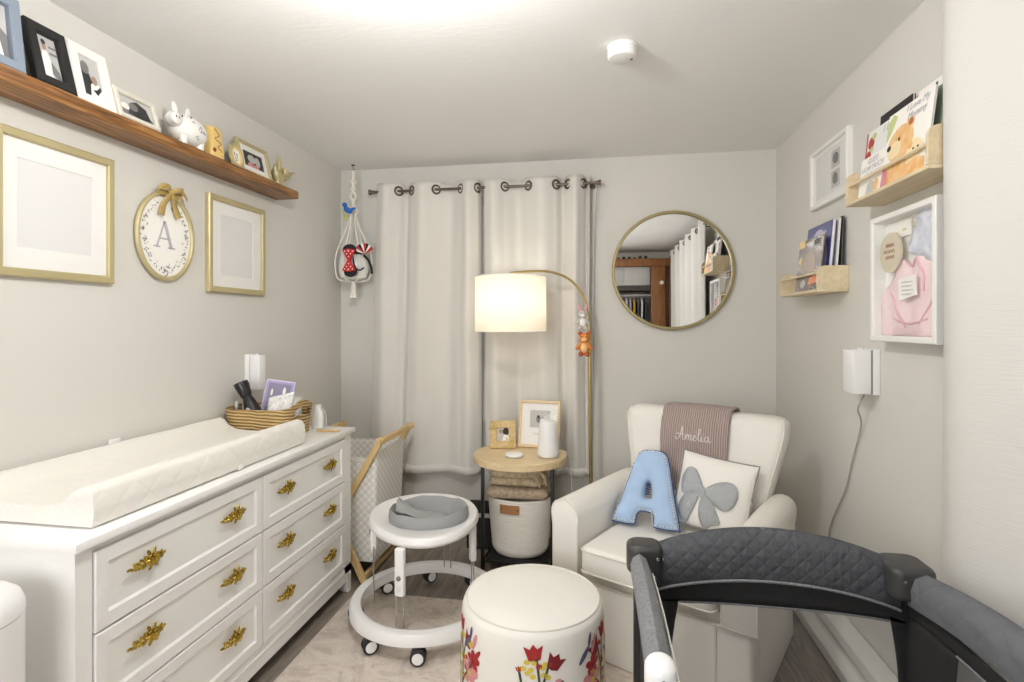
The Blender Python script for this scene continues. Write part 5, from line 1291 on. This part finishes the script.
for pts in ([(-.115, .17), (-.06, .10), (-.02, .05)], [(.055, .268), (.08, .22), (.085, .16)], [(-.02, .268), (.02, .243), (.055, .268)], [(.168, .19), (.12, .13), (.06, .06)], [(-.10, .08), (.0, .06), (.1, .075)]):
    m.tube([puff(p.x, p.y)+Vector((0, -.004, 0)) for p in cr([(a, b, 0) for a, b in pts], 6)], .0035, 6)
m.build('garment_folds', PINKD, sx)
m = MB(SBM); m.prism(ell(-.085, .300, .068, .068, 36), lambda x, z, y: (x, y, z), -.034, -.028); m.build('wood_disc', mat('pale_wood_disc', 'D3C8B0', .6), sx)
m = MB(SBM)
for k, (x, z, l) in enumerate(((-.085, .325, .05), (-.09, .305, .07), (-.085, .285, .055))):
    m.tube(cr([(x-l/2+l*q/8, -.0345, z+.006*(1 if q % 2 else -1)) for q in range(9)], 3), .001, 5)
m.build('disc_lettering', BRNC, sx)
m = MB(SBM); slab(m, [(-.02, .135), (.075, .150), (.070, .215), (-.026, .205)], -.038, -.034); m.build('white_card', PAPER, sx)
m = MB(SBM)
for k in range(4): m.tube(cr([(-.005+.008*q, -.0386, .192-k*.013+.003*(q % 2)) for q in range(9-k % 2)], 3), .0008, 5)
m.build('card_lettering', MIDP, sx)
m = MB(SBM); m.patch([(p.x, p.y) for p in cr([(a, b, 0) for a, b in [(-.005, .30), (.05, .275), (.15, .245), (.172, .30), (.168, .40), (.08, .418), (.03, .38)]], 4, True)], lambda x, z: Vector((x, -.014-.008*abs(noise.noise(Vector((x*15, z*15, 5)))), z)), 2)
m.build('knotted_hat', mat('pale_blue_print_cotton', 'E3E5EE', .9, var=('C9CFE0', 40)), sx, ang=85, solid=.004)
m = MB(SBM); slab(m, [(-.165, .345), (.0, .35), (.0, .405), (-.165, .40)], -.012, -.009); m.build('hospital_card', PAPER, sx)
m = MB(SBM)
for k in range(3): m.box((-.10+.05*k, -.0128, .36+.008*k), (-.08+.05*k, -.0121, .368+.008*k))
m.build('card_prints', mat('faded_gold_print', 'D6C39A', .8), sx)
m = MB(); m.box((-.172, -.0585, .018), (.172, -.0570, .414)).build('glass', GLASS, sx, smooth=False)

# near curtain on the right wall
NR = .925; nz = 2.25
r2 = thing('curtain_rod', 'bronze curtain rod along the right wall above the near curtain', 'curtain rod', (NR, .4, nz))
MB().tube([(NR, -.86, nz), (NR, 1.615, nz)], .0085, 12).build('rod', BRONZE, r2)
for y, s in ((1.615, 1), (-.86, -1)): MB().lathe([(.009, 0), (.013, s*.012), (.018, s*.022), (.018, s*.028), (.006, s*.031)], (NR, y, nz), 16, 'Y').build('finial', BRONZE, r2)
for y in (1.50, -.84): MB().lathe([(.006, 0), (.006, .075), (.018, .080), (.018, .086)], (NR, y, nz), 12, 'X').build('bracket', BRONZE, r2)
t = thing('curtain', 'floor-length linen curtain hanging along the right wall in the right foreground', 'curtain', (NR, .45, .16))
y0c, y1c = 1.650, -.80
ncr = 11
def rc_(u, v):
    p = u*(ncr+1); k = 1-v
    x = -.042*sin(pi*p)*(1-.4*k)+.010*noise.noise(Vector((p*.9, k*1.5, 3)))*k-.004
    return Vector((NR+max(-.05, min(.05, x)), y0c+(y1c-y0c)*u+.010*k*noise.noise(Vector((p, k*2, 8))), .16+(2.295-.16)*v))
MB().grid(rc_, 300, 40).build('panel', CURTR, t, ang=80, solid=.003)
for k in range(1, ncr+1):
    y = y0c+(y1c-y0c)*k/(ncr+1); s = 1 if k % 2 else -1
    dn = Vector((.5*s, .86, 0)).normalized(); q = dn.cross(Vector((0, 0, 1)))
    MB().tube([Vector((NR-.004, y, nz))+(q*cos(2*pi*j/24)+Vector((0, 0, 1))*sin(2*pi*j/24))*.021 for j in range(24)], .0055, 8, True).build('grommet', BRONZE, t)

# smoke detector
sd = thing('smoke_detector', 'round white smoke detector on the ceiling', 'smoke detector', (.074, 2.045, CZ))
MB().lathe([(.056, CZ-.0005), (.056, CZ-.012)], (.074, 2.045, 0), 40).build('base', PLASTIC, sd)
MB().lathe([(.053, CZ-.0125), (.054, CZ-.036), (.050, CZ-.043), (.046, CZ-.045)], (.074, 2.045, 0), 40).build('cover', WHITE, sd)
MB().lathe([(.006, CZ-.0452), (.005, CZ-.048)], (.108, 2.05, 0), 12).build('test_button', MIDP, sd)
# ceiling lamp (just above the picture)
cl = thing('ceiling_lamp', 'ceiling lamp with a lit globe on a short stem near the middle of the ceiling', 'ceiling lamp', (-.5, 1.15, CZ))
MB().lathe([(.075, CZ-.0005), (.075, CZ-.02), (.03, CZ-.03), (.014, CZ-.045), (.014, CZ-.11), (.03, CZ-.12), (.03, CZ-.135)], (-.5, 1.15, 0), 32).build('canopy', WHITE, cl)
globe_m = mat('ceiling_globe', 'FFFDFA', .5, emit=235)
MB().sph((-.5, 1.15, CZ-.19), .06, 24, 16).build('globe', globe_m, cl)

# diaper pail in the lower left foreground
bn = thing('diaper_pail', 'rounded white lidded pail in the lower left corner beside the dresser', 'pail', (-1.40, .955, 0))
BX_, BY_, br = -1.372, .945, .115
MB().lathe([(.108, .001), (.112, .01), (br, .12), (br, .700)], (BX_, BY_, 0), 48).build('body', PLASTIC, bn)
MB().lathe([(br+.001, .7025), (br+.001, .72), (.108, .742), (.09, .757), (.05, .767), (.005, .770)], (BX_, BY_, 0), 48).build('lid', PLASTIC, bn)
MB().lathe([(br-.001, .6998), (br-.001, .7028)], (BX_, BY_, 0), 48).build('lid_seam', MIDP, bn)

# ------------------------------------------------------------------ closet behind the camera (seen in the mirror)
CY = -.85
cs = thing('wooden_closet', 'brown wooden closet with hanging clothes, seen in the round mirror', 'closet', (.4, -1.0, 0))
MB().box((-.10, CY-.04, 2.13), (.94, CY, 2.235), .004).box((-.10, FY+.002, 2.225), (.94, CY-.04, 2.235)).build('header', CLOSETW, cs)
MB().box((.905, FY+.002, 0), (.94, CY-.001, 2.129)).box((-.10, FY+.002, 0), (-.065, CY-.001, 2.129)).build('side_panel', CLOSETW, cs)
MB().box((.665, CY-.035, .012), (.850, CY+.001, 2.128), .004).build('door', CLOSETW, cs)
MB().box((.855, CY-.035, .0), (.904, CY, 2.128)).build('door_post', mat('closet_dark_wood', '3E2415', .5), cs)
hd = MB().lathe([(.012, .001), (.012, .02), (.026, .028), (.028, .04), (.018, .05)], (.80, CY, 1.90), 20, 'Y').build('latch', PAPER, cs)
for x0_, x1_ in ((-.06, .30), (.305, .655)):
    MB().box((x0_, CY-.075, 1.87), (x1_, CY-.055, 2.125), .003).build('sliding_door', LITP, cs)
MB().box((-.064, FY+.003, 1.80), (.664, CY-.05, 1.865)).build('hat_shelf', mat('closet_shelf_dark', '4A4541', .6), cs)
MB().tube([(-.064, CY-.22, 1.74), (.904, CY-.22, 1.74)], .014, 12).build('clothes_rail', WHITE, cs)
cols = ['3D4250', 'E6E2DC', '5A5A5C', 'C7A43B', 'B9B3C9', 'E9E4E0', '7D6F8C', '8E959C', 'D8C3BE', '2F3136', 'EDEAE6', 'A6857A', '6D7F73', 'D9CFE0', '4B4C66', 'F0EEEA', 'B79A8C', '89909F']
names = ['navy', 'ivory', 'charcoal', 'mustard', 'lilac', 'off-white', 'plum', 'slate grey', 'blush', 'black', 'snow white', 'dusty brown', 'sage green', 'pale violet', 'indigo', 'bright white', 'tan', 'steel blue']
rnd = random.Random(21)
for k in range(12):
    x = .60-k*.052
    g = thing('hanging_garment', names[k]+' baby garment on the rail of the brown closet, seen in the mirror', 'garment', (x, CY-.22, 1.2), group='baby clothes on the closet rail')
    L_ = rnd.uniform(.38, .55); wv_ = rnd.uniform(.13, .17)
    yy = CY-.22
    MB().tube(cr([(x, yy+.026, 1.735), (x, yy+.020, 1.762), (x, yy+.0, 1.772), (x, yy-.024, 1.760), (x, yy-.028, 1.738), (x, yy-.018, 1.716), (x, yy, 1.704)], 6), .0025, 6).tube([(x, yy-wv_*.8, 1.665), (x, yy, 1.705), (x, yy+wv_*.8, 1.665)], .003, 6).build('hanger', WHITE, g)
    P_ = [(-wv_*.25, 0), (wv_*.25, 0), (wv_, -.05), (wv_*1.15, -.2), (wv_*.8, -.2), (wv_*.85, -L_), (-wv_*.85, -L_), (-wv_*.8, -.2), (-wv_*1.15, -.2), (-wv_, -.05)]
    m = MB()
    m.prism(P_, lambda a, b, dd: (x+dd*(1+.6*sin(b*14)), yy+a, 1.70+b), -.016, .016); m.build('cloth', mat('garment_'+names[k].replace(' ', '_').replace('-', '_'), cols[k], .9), g, bevel=.004)
for k in range(9):
    x = .0+k*.075; hh = rnd.uniform(.03, .055)
    tag(MB().lathe([(.022, 0), (.026, .008), (.018, hh*.6), (.022, hh*.85), (.008, hh)], (x, CY-.10+rnd.uniform(-.02, .02), 2.236), 14).build('small_ornament', DARKP if k % 3 else CLOSETW, loc=(x, CY-.1, 2.236)), 'small dark ornament on top of the brown closet, seen in the mirror', 'ornament', 'ornaments on top of the closet')

# ------------------------------------------------------------------ light, world, camera
wl = bpy.data.worlds.new('world'); SC.world = wl; wl.use_nodes = True
wl.node_tree.nodes['Background'].inputs[0].default_value = (.8, .85, 1, 1); wl.node_tree.nodes['Background'].inputs[1].default_value = .3
al = bpy.data.lights.new('added_fill_light', 'AREA'); al.shape = 'RECTANGLE'; al.size = 1.25; al.size_y = 1.15; al.energy = 34; al.color = (1, 1, 1)
ao = bpy.data.objects.new('added_fill_light', al); COL.objects.link(ao); ao.location = ((WX0+WX1)/2, FY-.13, (WZ0+WZ1)/2); ao.rotation_euler = (pi/2, 0, 0)  # added fill light outside the invented window, evens out the room
cam = bpy.data.cameras.new('camera'); cam.sensor_width = 36; cam.lens = 540/1024*36; cam.shift_y = -18/1024; cam.clip_start = .02
co = bpy.data.objects.new('camera', cam); COL.objects.link(co); co.location = (0, 0, 1.35); co.rotation_euler = (pi/2, 0, atan2(90, 540))
SC.camera = co
SC.view_settings.view_transform = 'Standard'; SC.view_settings.look = 'None'; SC.view_settings.gamma = 1; SC.view_settings.use_curve_mapping = False
SC.view_settings.exposure = .26
SC.cycles.max_bounces = 10; SC.cycles.diffuse_bounces = 6
for o in list(COL.objects):
    if '_world' in o: del o['_world']
